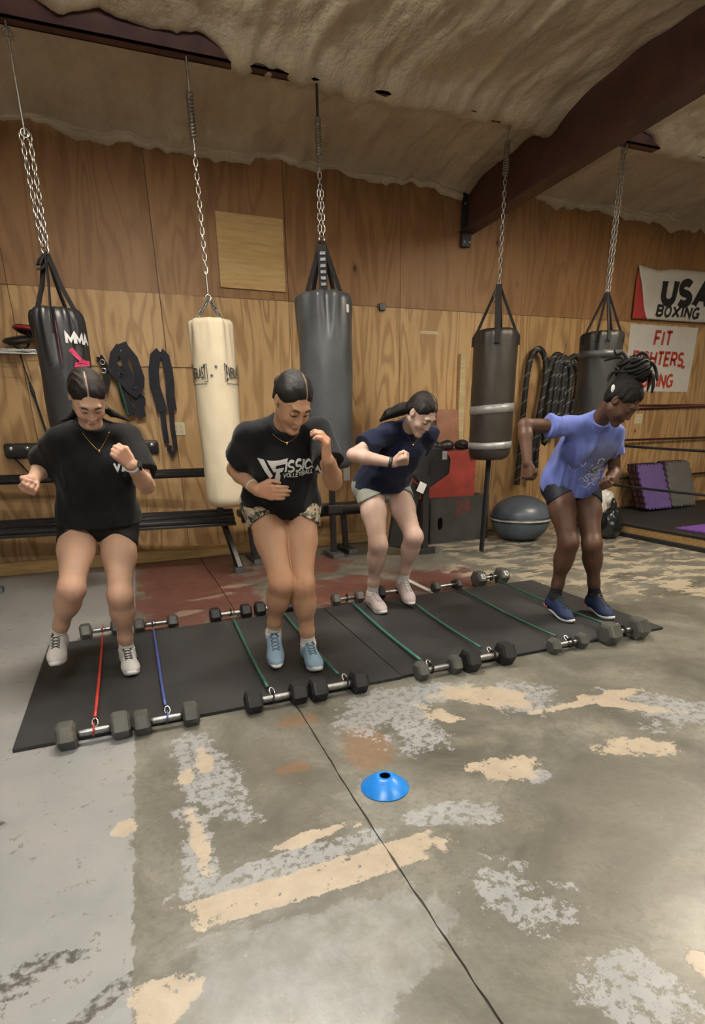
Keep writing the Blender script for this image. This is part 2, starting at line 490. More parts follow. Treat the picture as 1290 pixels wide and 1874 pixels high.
_ys = np.linspace(Y0, WALL_Y+.1, 220)
_lj = [(.5965 + _r.uniform(-.003, .003) + .004*math.sin(y*3.1), y) for y in _ys]
_rj = [(.6030 + _r.uniform(-.003, .003) + .004*math.sin(y*3.1), y) for y in _ys]
for side, e in ((0, _lj), (1, _rj)):
    b = MB(); xo = X0 if side == 0 else X1
    vs = []; fs = []
    for (x, y) in e:
        vs += [(xo, y, 0), (x, y, 0), (x, y, -.012), (xo, y, -.012)]
    for i in range(len(e)-1):
        a = 4*i; d = a+4
        for q in ((0, 1), (1, 2), (2, 3)):
            f = (a+q[0], a+q[1], d+q[1], d+q[0])
            fs.append(f if side == 0 else f[::-1])
    b.add(vs, fs); b.build('slab', M_FLOOR, floor)

# ---- plywood wall
def ply_material(name='fir_plywood', tint=(1, 1, 1), con=1.0):
    t = NT(name)
    o = t.obj()
    info = t.n('ShaderNodeObjectInfo')
    r3 = t.n('ShaderNodeCombineXYZ', ins={0: t.math('MULTIPLY', info.outputs['Random'], 37.0), 1: t.math('MULTIPLY', info.outputs['Random'], 11.0), 2: t.math('MULTIPLY', info.outputs['Random'], 53.0)})
    v = t.vmath('ADD', t.vmath('MULTIPLY', o, (1.0, 0.0, 1.0)), r3.outputs[0])
    base = t.noise(t.scalev(v, (2.9, 1.0, 0.50)), 1.0, 2.0, 0.5, 0.6)
    wob = t.noise(t.scalev(v, (16.0, 1.0, 2.2)), 1.0, 3.0, 0.6)
    h = t.math('MULTIPLY_ADD', wob, 0.10, base)
    band = t.math('PINGPONG', t.math('MULTIPLY', h, 17.0), 1.0)
    band = t.step(band, 0.30, 0.92)
    fine = t.noise(t.scalev(v, (90.0, 1.0, 3.0)), 1.0, 3.0, 0.6)
    tone = t.noise(t.scalev(v, (1.3, 1.0, 0.5)), 1.0, 2.0)
    lite = t.ramp(tone, [(0.3, (0.43, 0.275, 0.125)), (0.7, (0.55, 0.37, 0.185))])
    dark = t.ramp(tone, [(0.3, (0.22, 0.115, 0.045)), (0.7, (0.30, 0.17, 0.068))])
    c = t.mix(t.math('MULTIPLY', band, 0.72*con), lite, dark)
    c = t.mix(t.math('MULTIPLY', t.step(fine, 0.5, 0.75), 0.30), c, (0.22, 0.11, 0.035))
    # knots
    vo = t.n('ShaderNodeTexVoronoi'); vo.inputs['Scale'].default_value = 1.0; vo.inputs['Randomness'].default_value = 1.0
    t.set(vo.inputs['Vector'], t.vmath('ADD', t.scalev(v, (2.9, 1.0, 1.7)), t.vmath('MULTIPLY', t.noise(v, 9.0, 2, col=True), (.05, 0, .05))))
    k = t.math('SUBTRACT', 1.0, t.step(vo.outputs['Distance'], 0.035, 0.062))
    kz = t.step(t.n('ShaderNodeSeparateColor', ins={0: vo.outputs['Color']}).outputs[0], 0.30, 0.35)
    ring = t.math('SUBTRACT', 1.0, t.step(vo.outputs['Distance'], 0.06, 0.13))
    c = t.mix(t.math('MULTIPLY', t.math('MULTIPLY', ring, kz), 0.45), c, (0.26, 0.12, 0.035))
    c = t.mix(t.math('MULTIPLY', k, kz), c, (0.045, 0.02, 0.008))
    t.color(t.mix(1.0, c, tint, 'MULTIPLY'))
    t.p(rough=t.ramp(fine, [(0.2, 0.42), (0.8, 0.6)]), spec=0.4)
    t.bump(t.math('MULTIPLY_ADD', band, -0.4, fine), 0.10, 0.004)
    return t.m
M_PLY = ply_material()
M_PLY_UP = ply_material('dimmed_fir_plywood', (.58, .485, .445), .6)  # upper row: dimness of the high wall painted in as a darker, redder tint
def lumber_material(name, a, b):
    t = NT(name)
    o = t.obj()
    g = t.noise(t.scalev(o, (2.0, 22.0, 22.0)), 1.6, 4, 0.6, 0.6)
    t.color(t.ramp(g, [(0.3, b), (0.65, a)]))
    t.p(rough=0.6, spec=0.35); t.bump(g, 0.12, 0.003)
    return t.m
M_LUMBER = lumber_material('pine_lumber', (0.50, 0.34, 0.15), (0.33, 0.20, 0.075))
M_LUMBERP = lumber_material('pale_lumber', (0.56, 0.47, 0.28), (0.42, 0.33, 0.17))
M_STUD = simple('dark_wall_cavity', (0.03, 0.022, 0.015), 0.9)

wall_back = box_obj('wall_back', (X0, WALL_Y+.013, 0), (X1, WALL_Y+.14, 3.9), M_STUD)
tag(wall_back, 'long rear wall clad in fir plywood sheets', None, None, 'structure')
SEAM_Z = 2.46
seams = [-3.16, -1.94, -.72, .5, 1.72, 2.94, 4.16, 5.38, 6.6, 7.82, 9.04]
_low = MB().box((-.6075, 0, 0), (.6075, .012, SEAM_Z-.004)).mesh('plywood_sheet'); _low.materials.append(M_PLY)
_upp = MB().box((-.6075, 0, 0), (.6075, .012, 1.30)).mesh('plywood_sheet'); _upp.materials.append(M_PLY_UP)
_r = random.Random(12)
for i in range(len(seams)-1):
    cx = (seams[i]+seams[i+1])/2
    share('plywood_sheet', _low, wall_back, (cx, WALL_Y-.001+_r.uniform(-.003, .001), 0))
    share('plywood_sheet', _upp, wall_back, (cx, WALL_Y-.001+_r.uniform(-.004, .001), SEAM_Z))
# a strip of thicker ply over the two left sheets, ending in a shadow line
for xa, xb in ((-.60, .496), (.503, .80)):
    p = MB().box((-(xb-xa)/2, 0, 0), ((xb-xa)/2, .015, .61)).build('plywood_panel', M_PLY, wall_back)
    p.location = ((xa+xb)/2, WALL_Y-.019, 1.845)
baseboard = MB()
baseboard.rbox((X0, WALL_Y-.040, .002), (4.9, WALL_Y-.005, .125), .004)
bb = baseboard.build('baseboard_back', M_LUMBER); tag(bb, 'rough pine bottom plate along the rear wall', None, None, 'structure')

M_SIDE = simple('dim_painted_wall', (0.42, 0.36, 0.27), 0.8, 0, 0.3, 0.15, 2)
for nm, lo, hi in (('wall_left', (X0-.12, Y0, 0), (X0, WALL_Y+.1, 5.0)), ('wall_right', (X1, Y0, 0), (X1+.12, WALL_Y+.1, 5.0)), ('wall_front', (X0-.12, Y0-.12, 0), (X1+.12, Y0, 5.0))):
    tag(box_obj(nm, lo, hi, M_SIDE), 'plain side wall of the metal building', None, None, 'structure')

# ---- sprayed foam ceiling
def foam_material():
    t = NT('sprayed_foam')
    P = t.pos()
    a = t.noise(t.scalev(P, (1.0, 0.45, 1.0)), 3.0, 6, 0.65)
    f = t.noise(P, 26.0, 5, 0.65)
    c = t.ramp(a, [(0.25, (0.42, 0.355, 0.25)), (0.5, (0.55, 0.475, 0.345)), (0.75, (0.65, 0.58, 0.44))])
    t.color(t.mix(t.math('MULTIPLY', t.step(f, 0.5, 0.75), 0.25), c, (0.28, 0.23, 0.15)))
    t.p(rough=0.85, spec=0.2)
    t.bump(t.math('MULTIPLY_ADD', f, 0.4, t.noise(t.scalev(P, (1.3, .6, 1.0)), 9.0, 5, 0.6)), 0.7, 0.03)
    return t.m
M_FOAM = foam_material()
_ng = np.random.default_rng(5)
def vnoise2(x, y, seed):
    """smooth value noise on arrays"""
    xi = np.floor(x).astype(int); yi = np.floor(y).astype(int)
    fx = x-xi; fy = y-yi; fx = fx*fx*(3-2*fx); fy = fy*fy*(3-2*fy)
    def hsh(i, j):
        n = (i*374761393 + j*668265263 + seed*69069) & 0x7fffffff
        n = ((n ^ (n >> 13))*1274126177) & 0x7fffffff
        return ((n ^ (n >> 16)) & 0xffff)/65535.0
    a = hsh(xi, yi); b = hsh(xi+1, yi); c = hsh(xi, yi+1); d = hsh(xi+1, yi+1)
    return (a*(1-fx)+b*fx)*(1-fy) + (c*(1-fx)+d*fx)*fy
def fbm2(x, y, seed, o=4):
    s = 0; k = 1; tot = 0
    for i in range(o):
        s = s + k*vnoise2(x*2**i, y*2**i, seed+i*17); tot += k; k *= .5
    return s/tot
def foam_surface():
    xs = np.linspace(X0, X1, 430)
    # path parameter: along the ceiling towards the wall, then down the wall as a ragged apron
    ys = np.concatenate([np.linspace(Y0, 2.2, 40), np.linspace(2.23, WALL_Y-.03, 130)])
    gx, gy = np.meshgrid(xs, ys, indexing='ij')
    lump = fbm2(gx*3.1, gy*1.5, 3, 4)-.5
    strk = fbm2(gx*6.5, gy*1.3, 9, 3)-.5
    rdg = fbm2(gx*11.0+.8*np.sin(gy*1.7), gy*1.1, 13, 3)-.5
    z = CEIL0 + CEILK*(WALL_Y-gy) - .09*lump - .06*strk - .055*rdg
    # foam swells around the purlins except where the steel is left bare
    for py_ in (PURLIN_Y, 3.3, 1.8, .3, -1.2, -2.7):
        cover = (np.clip((gx-.85)/.25, 0, 1)*(1-np.clip((gx-3.7)/.1, 0, 1))+np.clip((gx-4.75)/.2, 0, 1)) if py_ == PURLIN_Y else np.ones_like(gx)
        z -= (.085 if py_ == PURLIN_Y else .03)*np.exp(-((gy-py_+.02*np.sin(gx*2.3))/.15)**2)*cover*(.55+.9*fbm2(gx*3.5, gy*3.5, 31, 3))
        if py_ == PURLIN_Y: z += .06*np.exp(-((gy-py_-.01+.015*np.sin(gx*9))/.055)**2)*(1-cover)
    # foam rolls up onto the roof beam
    z -= .03*np.exp(-((gx-3.70)/.2)**2)*(.4+fbm2(gx*5, gy*4, 41, 2))
    z -= .03*np.clip((gy-5.55)/.45, 0, 1)**2*(0.5+1.2*fbm2(gx*2.2, gy*.8, 77, 3))
    vs = np.stack([gx, gy, z], -1)
    # apron
    k = 9
    edge = .045 + .22*(fbm2(xs*1.35, xs*0+3.3, 55, 5)-.5) + .10*(fbm2(xs*8.0, xs*0+1.3, 57, 3)-.5)
    edge = np.clip(edge, .012, .5)
    z0 = z[:, -1]
    ap = []
    for i in range(1, k+1):
        f = i/k
        zz = z0 - edge*f
        yy = WALL_Y-.03 + .012*f + .022*math.sin(f*math.pi)*-1 + .008*(fbm2(xs*9, xs*0+i, 21, 2)-.5)
        ap.append(np.stack([xs, np.minimum(yy, WALL_Y-.012) if i < k else np.full_like(xs, WALL_Y-.004), zz], -1))
    vs = np.concatenate([vs, np.stack(ap, 1)], 1)
    nx, ny = vs.shape[:2]
    idx = np.arange(nx*ny).reshape(nx, ny)
    q = np.stack([idx[:-1, :-1], idx[:-1, 1:], idx[1:, 1:], idx[1:, :-1]], -1).reshape(-1, 4)
    me = bpy.data.meshes.new('ceiling')
    me.from_pydata(vs.reshape(-1, 3).tolist(), [], q.tolist())
    return me
ceiling = link_mesh('ceiling', foam_surface(), M_FOAM, None, True)
tag(ceiling, 'tan sprayed foam ceiling with lumpy ragged edge', None, None, 'structure')
roof = box_obj('roof_deck', (X0, Y0, 4.55), (X1, WALL_Y+.1, 4.6), M_GREYSTEEL); tag(roof, 'metal roof deck above the foam', None, None, 'structure')

# ---- steel beam and purlins
def beam_material():
    t = NT('red_oxide_steel')
    P = t.pos()
    t.color(t.ramp(t.noise(P, 5.0, 5), [(0.3, (0.045, 0.020, 0.020)), (0.7, (0.085, 0.036, 0.032))]))
    t.p(rough=0.5, spec=0.4)
    return t.m
M_BEAM = beam_material()
beam = MB()
BX = 3.70
yA, yB = WALL_Y-.02, -3.4
def zt(y): return 3.67 + .06*(WALL_Y-y)
def zb(y): return 3.185 + .018*(WALL_Y-y)
for (xa, xb, top) in ((-.085, .085, 1), (-.085, .085, 0)):
    za = zt if top else zb
    d = (-.014, 0) if top else (0, .014)
    vs = []
    for y in (yA, yB):
        for dz in d:
            vs += [(BX+xa, y, za(y)+dz), (BX+xb, y, za(y)+dz)]
    beam.add(vs, ((0, 1, 3, 2), (5, 4, 6, 7), (0, 4, 5, 1), (2, 3, 7, 6), (0, 2, 6, 4), (1, 5, 7, 3)))
vs = []
for y in (yA, yB):
    vs += [(BX-.006, y, zb(y)), (BX+.006, y, zb(y)), (BX-.006, y, zt(y)), (BX+.006, y, zt(y))]
beam.add(vs, ((0, 1, 3, 2), (5, 4, 6, 7), (0, 4, 5, 1), (2, 3, 7, 6), (0, 2, 6, 4), (1, 5, 7, 3)))
roof_beam = beam.build('roof_beam', M_BEAM)
tag(roof_beam, 'dark red steel roof beam running out from the rear wall', None, None, 'structure')
M_PLATE = simple('blue_black_steel', (0.018, 0.020, 0.030), 0.5, 0.2)
pl = MB(); pl.rbox((BX-.065, WALL_Y-.055, 3.06), (BX+.045, WALL_Y-.015, 3.57), .004)
end_plate = pl.build('end_plate', M_PLATE, roof_beam)
for zz in (3.10, 3.44):
    for xx in (-.045, .025):
        MB().lathe([(.013, 0), (.013, .014), (.006, .016)], 6).build('bolt', M_DULLSTEEL, end_plate).matrix_local = Matrix.Translation((BX+xx, WALL_Y-.054, zz)) @ Euler((math.pi/2, 0, 0)).to_matrix().to_4x4()
# purlin that carries the bags
pu = MB()
zpu = 3.605
for (lo, hi) in (((X0, PURLIN_Y-.04, zpu), (X1, PURLIN_Y+.045, zpu+.012)), ((X0, PURLIN_Y-.04, zpu), (X1, PURLIN_Y-.028, zpu+.20)), ((X0, PURLIN_Y+.033, zpu), (X1, PURLIN_Y+.045, zpu+.03))):
    pu.box(lo, hi)
purlin = pu.build('ceiling_purlin', M_BEAM); tag(purlin, 'dark steel purlin half buried in the foam', None, None, 'structure')
# dark gaps in the foam along the purlin: bare steel clips
# ---- strip lamps (they light the room from just above the frame)
M_TUBE = emit('lamp_tube', (1.0, 0.93, 0.84), 2.0)
M_WHITEMET = simple('white_enamel', (0.75, 0.75, 0.73), 0.4)
LPOS = ['nearest the heavy bags', 'over the ring end of the mats', 'behind the camera over the grey paint', 'behind the camera on the ring side']
for (x, y, w, c), where in zip(LAMPS, LPOS):
    L = thing('strip_lamp', 'white strip lamp hanging under the foam ceiling, ' + where, 'lamp', (x, y, LAMP_Z), 0, 'strip lamps')
    MB().rbox((-.62, -.085, .012), (.62, .085, .062), .008).build('housing', M_WHITEMET, L)
    for s in (-.045, .045):
        MB().tube([(-.58, s, 0.0), (.58, s, 0.0)], .013, 8).build('tube', M_TUBE, L)
    for s in (-.45, .45):
        zc = ceil_z(y)-LAMP_Z+.05
        MB().tube([(s, 0, .06), (s, 0, zc)], .004, 6).build('hanger', M_DULLSTEEL, L)
# ================================================================== HANGING BAGS AND CHAINS
def link_mesh_data(name, L, W, r, mat, nseg=10, nring=4):
    """one stadium-shaped chain link in the x-z plane, L long along z"""
    a = L/2 - W/2
    pts = []
    h = nseg//2
    for i in range(h):
        an = math.pi*i/(h-1); pts.append((math.cos(an)*W/2, 0, a+math.sin(an)*W/2))
    for i in range(h):
        an = math.pi + math.pi*i/(h-1); pts.append((math.cos(an)*W/2, 0, -a+math.sin(an)*W/2))
    me = MB().tube(pts, r, nring, closed=True, up=(0, 1, 0)).mesh(name)
    me.polygons.foreach_set('use_smooth', [True]*len(me.polygons))
    me.materials.append(mat)
    return me
LINK_BRIGHT = link_mesh_data('link', .052, .026, .0042, M_CHROME)
LINK_DULL = link_mesh_data('link', .050, .025, .0042, M_DULLSTEEL)
LINK_SMALL = link_mesh_data('link', .040, .022, .0038, M_DULLSTEEL)
def chain(parent, p0, p1, me, pitch, name='link'):
    p0 = Vector(p0); p1 = Vector(p1); d = p1-p0; n = max(1, round(d.length/pitch))
    q = Vector((0, 0, 1)).rotation_difference(d.normalized())
    for i in range(n):
        p = p0 + d*((i+.5)/n)
        o = share(name, me, parent, p)
        o.rotation_mode = 'QUATERNION'
        o.rotation_quaternion = q @ Euler((0, 0, math.pi/2*(i % 2) + .35)).to_quaternion()
def ring(parent, name, c, r, tr, mat, axis='y', n=14):
    pts = []
    for i in range(n):
        a = 2*math.pi*i/n
        pts.append((c[0]+r*math.cos(a), c[1], c[2]+r*math.sin(a)) if axis == 'y' else ((c[0], c[1]+r*math.cos(a), c[2]+r*math.sin(a)) if axis == 'x' else (c[0]+r*math.cos(a), c[1]+r*math.sin(a), c[2])))
    return MB().tube(pts, tr, 6, closed=True).build(name, mat, parent, True)
def spring_part(parent, z0, z1, r=.018):
    b = MB(); n = 13*10
    pts = [(r*math.cos(2*math.pi*i/10), r*math.sin(2*math.pi*i/10), z0+(z1-z0)*i/n) for i in range(n+1)]
    b.tube(pts, .0045, 5)
    return b.build('spring', M_DULLSTEEL, parent, True)
def strap_part(parent, pts, w, mat=None, th=.22, name='strap', up=None):
    return MB().tube(pts, w/2*1.414, 4, flat=th, up=up).build(name, mat or M_WEB, parent)
def leather(name, c, rough, spec=.5, bump=.12, vary=.25):
    t = NT(name); o = t.obj()
    n = t.noise(o, 3.5, 5, .6)
    t.color(t.ramp(n, [(.3, tuple(x*(1-vary) for x in c)), (.7, tuple(min(1, x*(1+vary)) for x in c))]))
    t.p(rough=t.ramp(t.noise(o, 5.0, 4), [(.3, rough-.08), (.7, rough+.1)]), spec=spec)
    t.bump(t.math('MULTIPLY_ADD', t.noise(o, 120.0, 2), .25, t.noise(t.scalev(o, (1, 1, .5)), 9.0, 4)), bump, .012)
    return t.m
M_BAG1 = leather('black_bag_leather', (0.022, 0.023, 0.027), .34)
M_BAG2 = leather('cream_canvas', (0.62, 0.545, 0.40), .62, .35, .10, .10)
M_BAG3 = leather('slate_vinyl', (0.050, 0.057, 0.066), .40)
M_BAG4 = leather('brown_black_vinyl', (0.026, 0.022, 0.019), .42)
M_BAG5 = leather('dull_black_vinyl', (0.016, 0.016, 0.017), .48)
M_TAPE = simple('duct_tape', (0.34, 0.34, 0.35), .38, .25, .5, .15, 20, .2, 30)

def bag_body(R, z0, z1, seed, pleat=.02, round_top=.06, bulge=.0, n=64, dent=.006, gather=0):
    """turned bag with rounded foot; soft pleats near the top"""
    H = z1-z0; prof = []
    for i in range(9):
        a = math.pi/2*i/8; prof.append((R*(.55+.45*math.sin(a)) if i else R*.001, z0+.085*(1-math.cos(a)) - (0 if i else 0)))
    prof[0] = (.002, z0); 
    for i in range(1, 31):
        f = i/30; prof.append((R*(1+bulge*math.sin(f*math.pi)), z0+.085+(H-.085-round_top)*f))
    for i in range(1, 7):
        a = math.pi/2*i/6; prof.append((R*(1-(.20 if i < 6 else .20)*(1-math.cos(a))), z1-round_top+round_top*math.sin(a)))
    prof.append((.002, z1-.012))
    rr = random.Random(seed); ph = [rr.uniform(0, 6.28) for _ in range(8)]
    def fn(a, r, z):
        f = (z-z0)/H
        w = max(0, (f-.62)/.38)**2
        d = pleat*w*(math.sin(9*a+ph[0]+1.2*math.sin(6*f+ph[1]))*.5 + math.sin(15*a+ph[2]+2*f)*.3)
        d += dent*(math.sin(3*a+ph[3]+7*f)+math.sin(5*a+ph[4]-11*f)+.6*math.sin(8*a+ph[5]+19*f))/2.6
        if gather:   # a strap drawn fold facing the room
            for g0, gs in gather:
                da = math.atan2(math.sin(a-g0), math.cos(a-g0))
                d -= gs*math.exp(-(da/.10)**2)*max(0, (f-.72)/.28)
                d += gs*.5*math.exp(-((abs(da)-.28)/.12)**2)*max(0, (f-.70)/.30)
        return max(.001, r + d*(r/R))
    b = MB(); b.lathe(prof, n, fn=fn, cap=True)
    return b, fn
def wrap_print(name, strips, bagR, th0, zc, mat, parent, off=.004):
    """print wrapped on the bag's cylinder; th0 is the angle of the print's left edge origin, x runs to the viewer's right"""
    def mp(x, y):
        a = th0 + x/bagR
        return ((bagR+off)*math.cos(a), (bagR+off)*math.sin(a), zc+y)
    return print_mesh(name, strips, mp, mat, parent)
HANGZ = zpu
def to_cam_angle(x): return math.atan2(-PURLIN_Y, -x)      # bag-local direction that faces the viewer

# ---- bag 1: black leather with pink mark
x = -.305; R = .165; top = 2.07; bot = .74
hc = thing('bag_chain', 'long doubled bright chain holding the black leather bag at the left', 'chain', (x, PURLIN_Y, 0), 0, 'bag chains')
MB().tube([(0, 0, HANGZ+.004), (0, 0, 3.05)], .007, 6).build('cable', M_DULLSTEEL, hc)
ring(hc, 'hook', (0, 0, HANGZ-.06), .026, .006, M_DULLSTEEL, 'y')
chain(hc, (-.022, 0, 3.06), (-.013, 0, 2.44), LINK_BRIGHT, .038); chain(hc, (.024, 0, 3.06), (.015, 0, 2.44), LINK_BRIGHT, .038)
ring(hc, 'ring', (0, 0, 3.06), .024, .005, M_CHROME, 'y'); ring(hc, 'ring', (0, 0, 2.425), .022, .005, M_CHROME, 'y')
bag1 = thing('heavy_bag', 'black leather heavy bag with white lettering and a pink mark, leftmost bag', 'punching bag', (x, PURLIN_Y, 0), 0, 'hanging heavy bags')
tc = to_cam_angle(x)
b, fn1 = bag_body(R, bot, top, 1, .035, .10, .02, gather=[(tc-.25, .045), (tc+2.2, .04), (tc-2.3, .04)])
b.build('body', M_BAG1, bag1, True)
for da, rr_ in ((-.25, .125), (1.35, .13), (2.5, .13), (-1.9, .13)):
    a = tc+da
    strap_part(bag1, [(0.012*math.cos(a), .012*math.sin(a), 2.40), (.06*math.cos(a), .06*math.sin(a), 2.22), (rr_*math.cos(a), rr_*math.sin(a), top-.02), ((R-.022)*math.cos(a), (R-.022)*math.sin(a), top-.16)], .030, up=(-math.sin(a), math.cos(a), 0), th=4.2 if False else .3)
strap_part(bag1, [(0, 0, 2.41), (-.035, -.02, 2.37), (-.055, -.03, 2.33)], .05, name='strap_end'); strap_part(bag1, [(0.0, -.01, 2.36), (-.04, -.03, 2.31), (-.07, -.03, 2.30)], .04, name='strap_end')
s, w = letters('MMA', .062, .24, .14); wrap_print('lettering', s, R, tc+.20, 1.845, M_WHITEINK, bag1, .016)
pk = [([Vector(p) for p in q], [(0, 1, 2, 3)]) for q in (((0, .105), (.028, .125), (.085, .055), (.060, .040)), ((.020, .0), (.030, .030), (.150, .050), (.148, .018)), ((.05, .030), (.075, .058), (.152, .048), (.150, .03)))]
wrap_print('pink_mark', pk, R, tc+.20, 1.695, M_PINKINK, bag1, .012)
wrap_print('pink_piping', [([Vector((0, 0)), Vector((.006, 0)), Vector((.008, .26)), Vector((.003, .26))], [(0, 1, 2, 3)])], R, tc-.12, 1.72, simple('maroon_trim', (.13, .018, .028), .5), bag1, .003)

# ---- bag 2: cream canvas
x = .745; R = .163; top = 2.05; bot = .665
hc = thing('bag_chain', 'bright single chain with a spring holding the cream canvas bag', 'chain', (x, PURLIN_Y, 0), 0, 'bag chains')
MB().tube([(0, 0, HANGZ+.004), (0, 0, 3.42)], .008, 6).build('hanger_rod', M_DULLSTEEL, hc)
spring_part(hc, 3.16, 3.42, .022); MB().tube([(0, 0, 3.16), (0, 0, 3.08)], .004, 6).build('hook', M_DULLSTEEL, hc)
chain(hc, (0, 0, 3.09), (0, 0, 2.36), LINK_BRIGHT, .040)
MB().tube([(0, 0, 2.37), (0, 0, 2.215)], .006, 6).build('hook', M_CHROME, hc); ring(hc, 'ring', (0, 0, 2.20), .02, .005, M_CHROME, 'y')
bag2 = thing('heavy_bag', 'cream canvas heavy bag printed with boxed black lettering and stars', 'punching bag', (x, PURLIN_Y, 0), 0, 'hanging heavy bags')
tc = to_cam_angle(x)
b, fn2 = bag_body(R, bot, top, 2, .016, .05, .015, dent=.005, gather=[(tc+.75, .02), (tc-1.3, .02)])
b.build('body', M_BAG2, bag2, True)
for da in (.72, 2.3, -2.2, -.85):
    a = tc+da
    chain(bag2, (.006*math.cos(a), .006*math.sin(a), 2.19), (.135*math.cos(a), .135*math.sin(a), top-.015), LINK_SMALL, .031, 'chain_link')
def everlast(th, z, k=1.0):
    H_, W_ = .118*k, .165*k
    fr = [[(0, 0), (W_, -.004), (W_, H_), (0, H_+.004), (0, 0)]]
    for pl in fr:
        L, Rr = ribbon(pl, .004)
        n = len(L); wrap_print('frame', [(L+Rr, [(i, n+i, n+i+1, i+1) for i in range(n-1)])], R, th, z, M_BLACKINK, bag2, .013)
    s, w = letters('EVERLAST', .062*k, .17, .16, 0, .62)
    out = []
    for pts, fs in s:     # letters grow taller towards both ends of the box
        q = []
        for p in pts:
            u = p[0]/w*2-1; sc = 1+.55*u*u
            q.append(Vector((.012+p[0]/w*(W_-.024), H_/2+(p[1]-.031*k)*sc)))
        out.append((q, fs))
    wrap_print('lettering', out, R, th, z, M_BLACKINK, bag2, .013)
    sub = []
    for i in range(16):
        u = .008+i*.0095
        sub.append((([Vector((u, -.022)), Vector((u+.006, -.022)), Vector((u+.007, -.013-(i % 3)*.002)), Vector((u+.001, -.012))]), [(0, 1, 2, 3)]))
    wrap_print('script_line', sub, R, th, z, M_BLACKINK, bag2, .013)
everlast(tc+.42, 1.615); everlast(tc-1.36, 1.615)
for (u, v) in ((-.085, 1.71), (.0, 1.715), (-.035, 1.655)):
    st = []
    for i in range(4):
        a = math.pi*i/4; d = Vector((math.cos(a), math.sin(a))); nn = Vector((-d.y, d.x))*.0022
        st.append(([d*.017, nn, -d*.017, -nn], [(0, 1, 2, 3)]))
    wrap_print('star', st, R, tc+.05+u/R, v, M_BLACKINK, bag2, .013)

# ---- bag 3: big slate grey
x = 1.655; R = .215; top = 2.27; bot = .93
hc = thing('bag_chain', 'chain with a dark spring holding the large slate grey bag', 'chain', (x, PURLIN_Y, 0), 0, 'bag chains')
MB().tube([(0, 0, HANGZ+.004), (0, 0, 3.40)], .010, 6).build('hanger_rod', M_BLACKSTEEL, hc)
spring_part(hc, 3.17, 3.40, .020); MB().tube([(0, 0, 3.17), (0, 0, 3.10)], .004, 6).build('hook', M_DULLSTEEL, hc)
chain(hc, (0, 0, 3.11), (0, 0, 2.96), LINK_DULL, .038)
chain(hc, (-.010, 0, 2.96), (-.014, 0, 2.66), LINK_BRIGHT, .038); chain(hc, (.012, 0, 2.96), (.016, 0, 2.66), LINK_BRIGHT, .038)
ring(hc, 'ring', (0, 0, 2.645), .022, .005, M_CHROME, 'y')
bag3 = thing('heavy_bag', 'large slate grey vinyl heavy bag with pleated top and small white tag', 'punching bag', (x, PURLIN_Y, 0), 0, 'hanging heavy bags')
tc = to_cam_angle(x)
b, fn3 = bag_body(R, bot, top, 3, .018, .05, .015, dent=.004, gather=[(tc+.10, .05), (tc+2.1, .04), (tc-2.0, .04)])
b.build('body', M_BAG3, bag3, True)
for da in (-.95, 1.0, 2.5, -2.5):
    a = tc+da
    strap_part(bag3, [(.012*math.cos(a), .012*math.sin(a), 2.63), (.16*math.cos(a), .16*math.sin(a), top-.01), (.20*math.cos(a), .20*math.sin(a), top-.09)], .026, up=(-math.sin(a), math.cos(a), 0), th=1.0)
a = tc+.06
wb = MB(); wb.rbox((-.034, -.006, 2.28), (.034, .006, 2.60), .003, M=Matrix.Rotation(tc+math.pi/2, 4, 'Z') @ Matrix.Translation((0, -.045, 0)))
web3 = wb.build('webbing_panel', M_WEB, bag3)
for i in range(6):
    o = MB().rbox((-.022, -.005, -.012), (.022, .005, .012), .003).build('buckle', M_GREYSTEEL, web3)
    o.matrix_local = Matrix.Rotation(tc+math.pi/2, 4, 'Z') @ Matrix.Translation((.004, -.055, 2.33+i*.042))
tg = MB(); ta = tc+1.02
tg.rbox((-.016, -.003, -.028), (.016, .003, .028), .002); o = tg.build('white_tag', M_WHITEINK, bag3); o.location = ((R+.004)*math.cos(ta), (R+.004)*math.sin(ta), 2.15); o.rotation_euler = (0, 0, ta+math.pi/2)

# ---- bag 4: brown black with duct tape
x = 3.305; R = .198; top = 2.075; bot = .945
hc = thing('bag_chain', 'thin dull chain with spring holding the taped brown-black bag', 'chain', (x, PURLIN_Y, 0), 0, 'bag chains')
MB().tube([(0, 0, HANGZ+.004), (0, 0, 3.47)], .006, 6).build('hanger_rod', M_DULLSTEEL, hc); ring(hc, 'hook', (.0, 0, HANGZ-.03), .025, .005, M_DULLSTEEL, 'y')
spring_part(hc, 3.24, 3.47, .022)
chain(hc, (0, 0, 3.25), (0, 0, 2.44), LINK_DULL, .040); ring(hc, 'ring', (0, 0, 2.43), .02, .005, M_DULLSTEEL, 'y')
chain(hc, (-.03, -.01, 2.43), (-.045, -.01, 2.30), LINK_SMALL, .031)
bag4 = thing('heavy_bag', 'brown-black heavy bag wrapped with two bands of silver duct tape', 'punching bag', (x, PURLIN_Y, 0), 0, 'hanging heavy bags')
tc = to_cam_angle(x)
b, fn4 = bag_body(R, bot, top, 4, .008, .06, .01, dent=.003)
b.build('body', M_BAG4, bag4, True)
for da, w_ in ((.05, .055), (1.45, .024), (-1.45, .024), (2.9, .03)):
    a = tc+da
    strap_part(bag4, [(.01*math.cos(a), .01*math.sin(a), 2.425), (.165*math.cos(a), .165*math.sin(a), top+.0), (R*1.02*math.cos(a), R*1.02*math.sin(a), top-.06), (R*1.03*math.cos(a), R*1.03*math.sin(a), top-.13)], w_, up=(-math.sin(a), math.cos(a), 0), th=1.0 if w_ < .05 else .9)
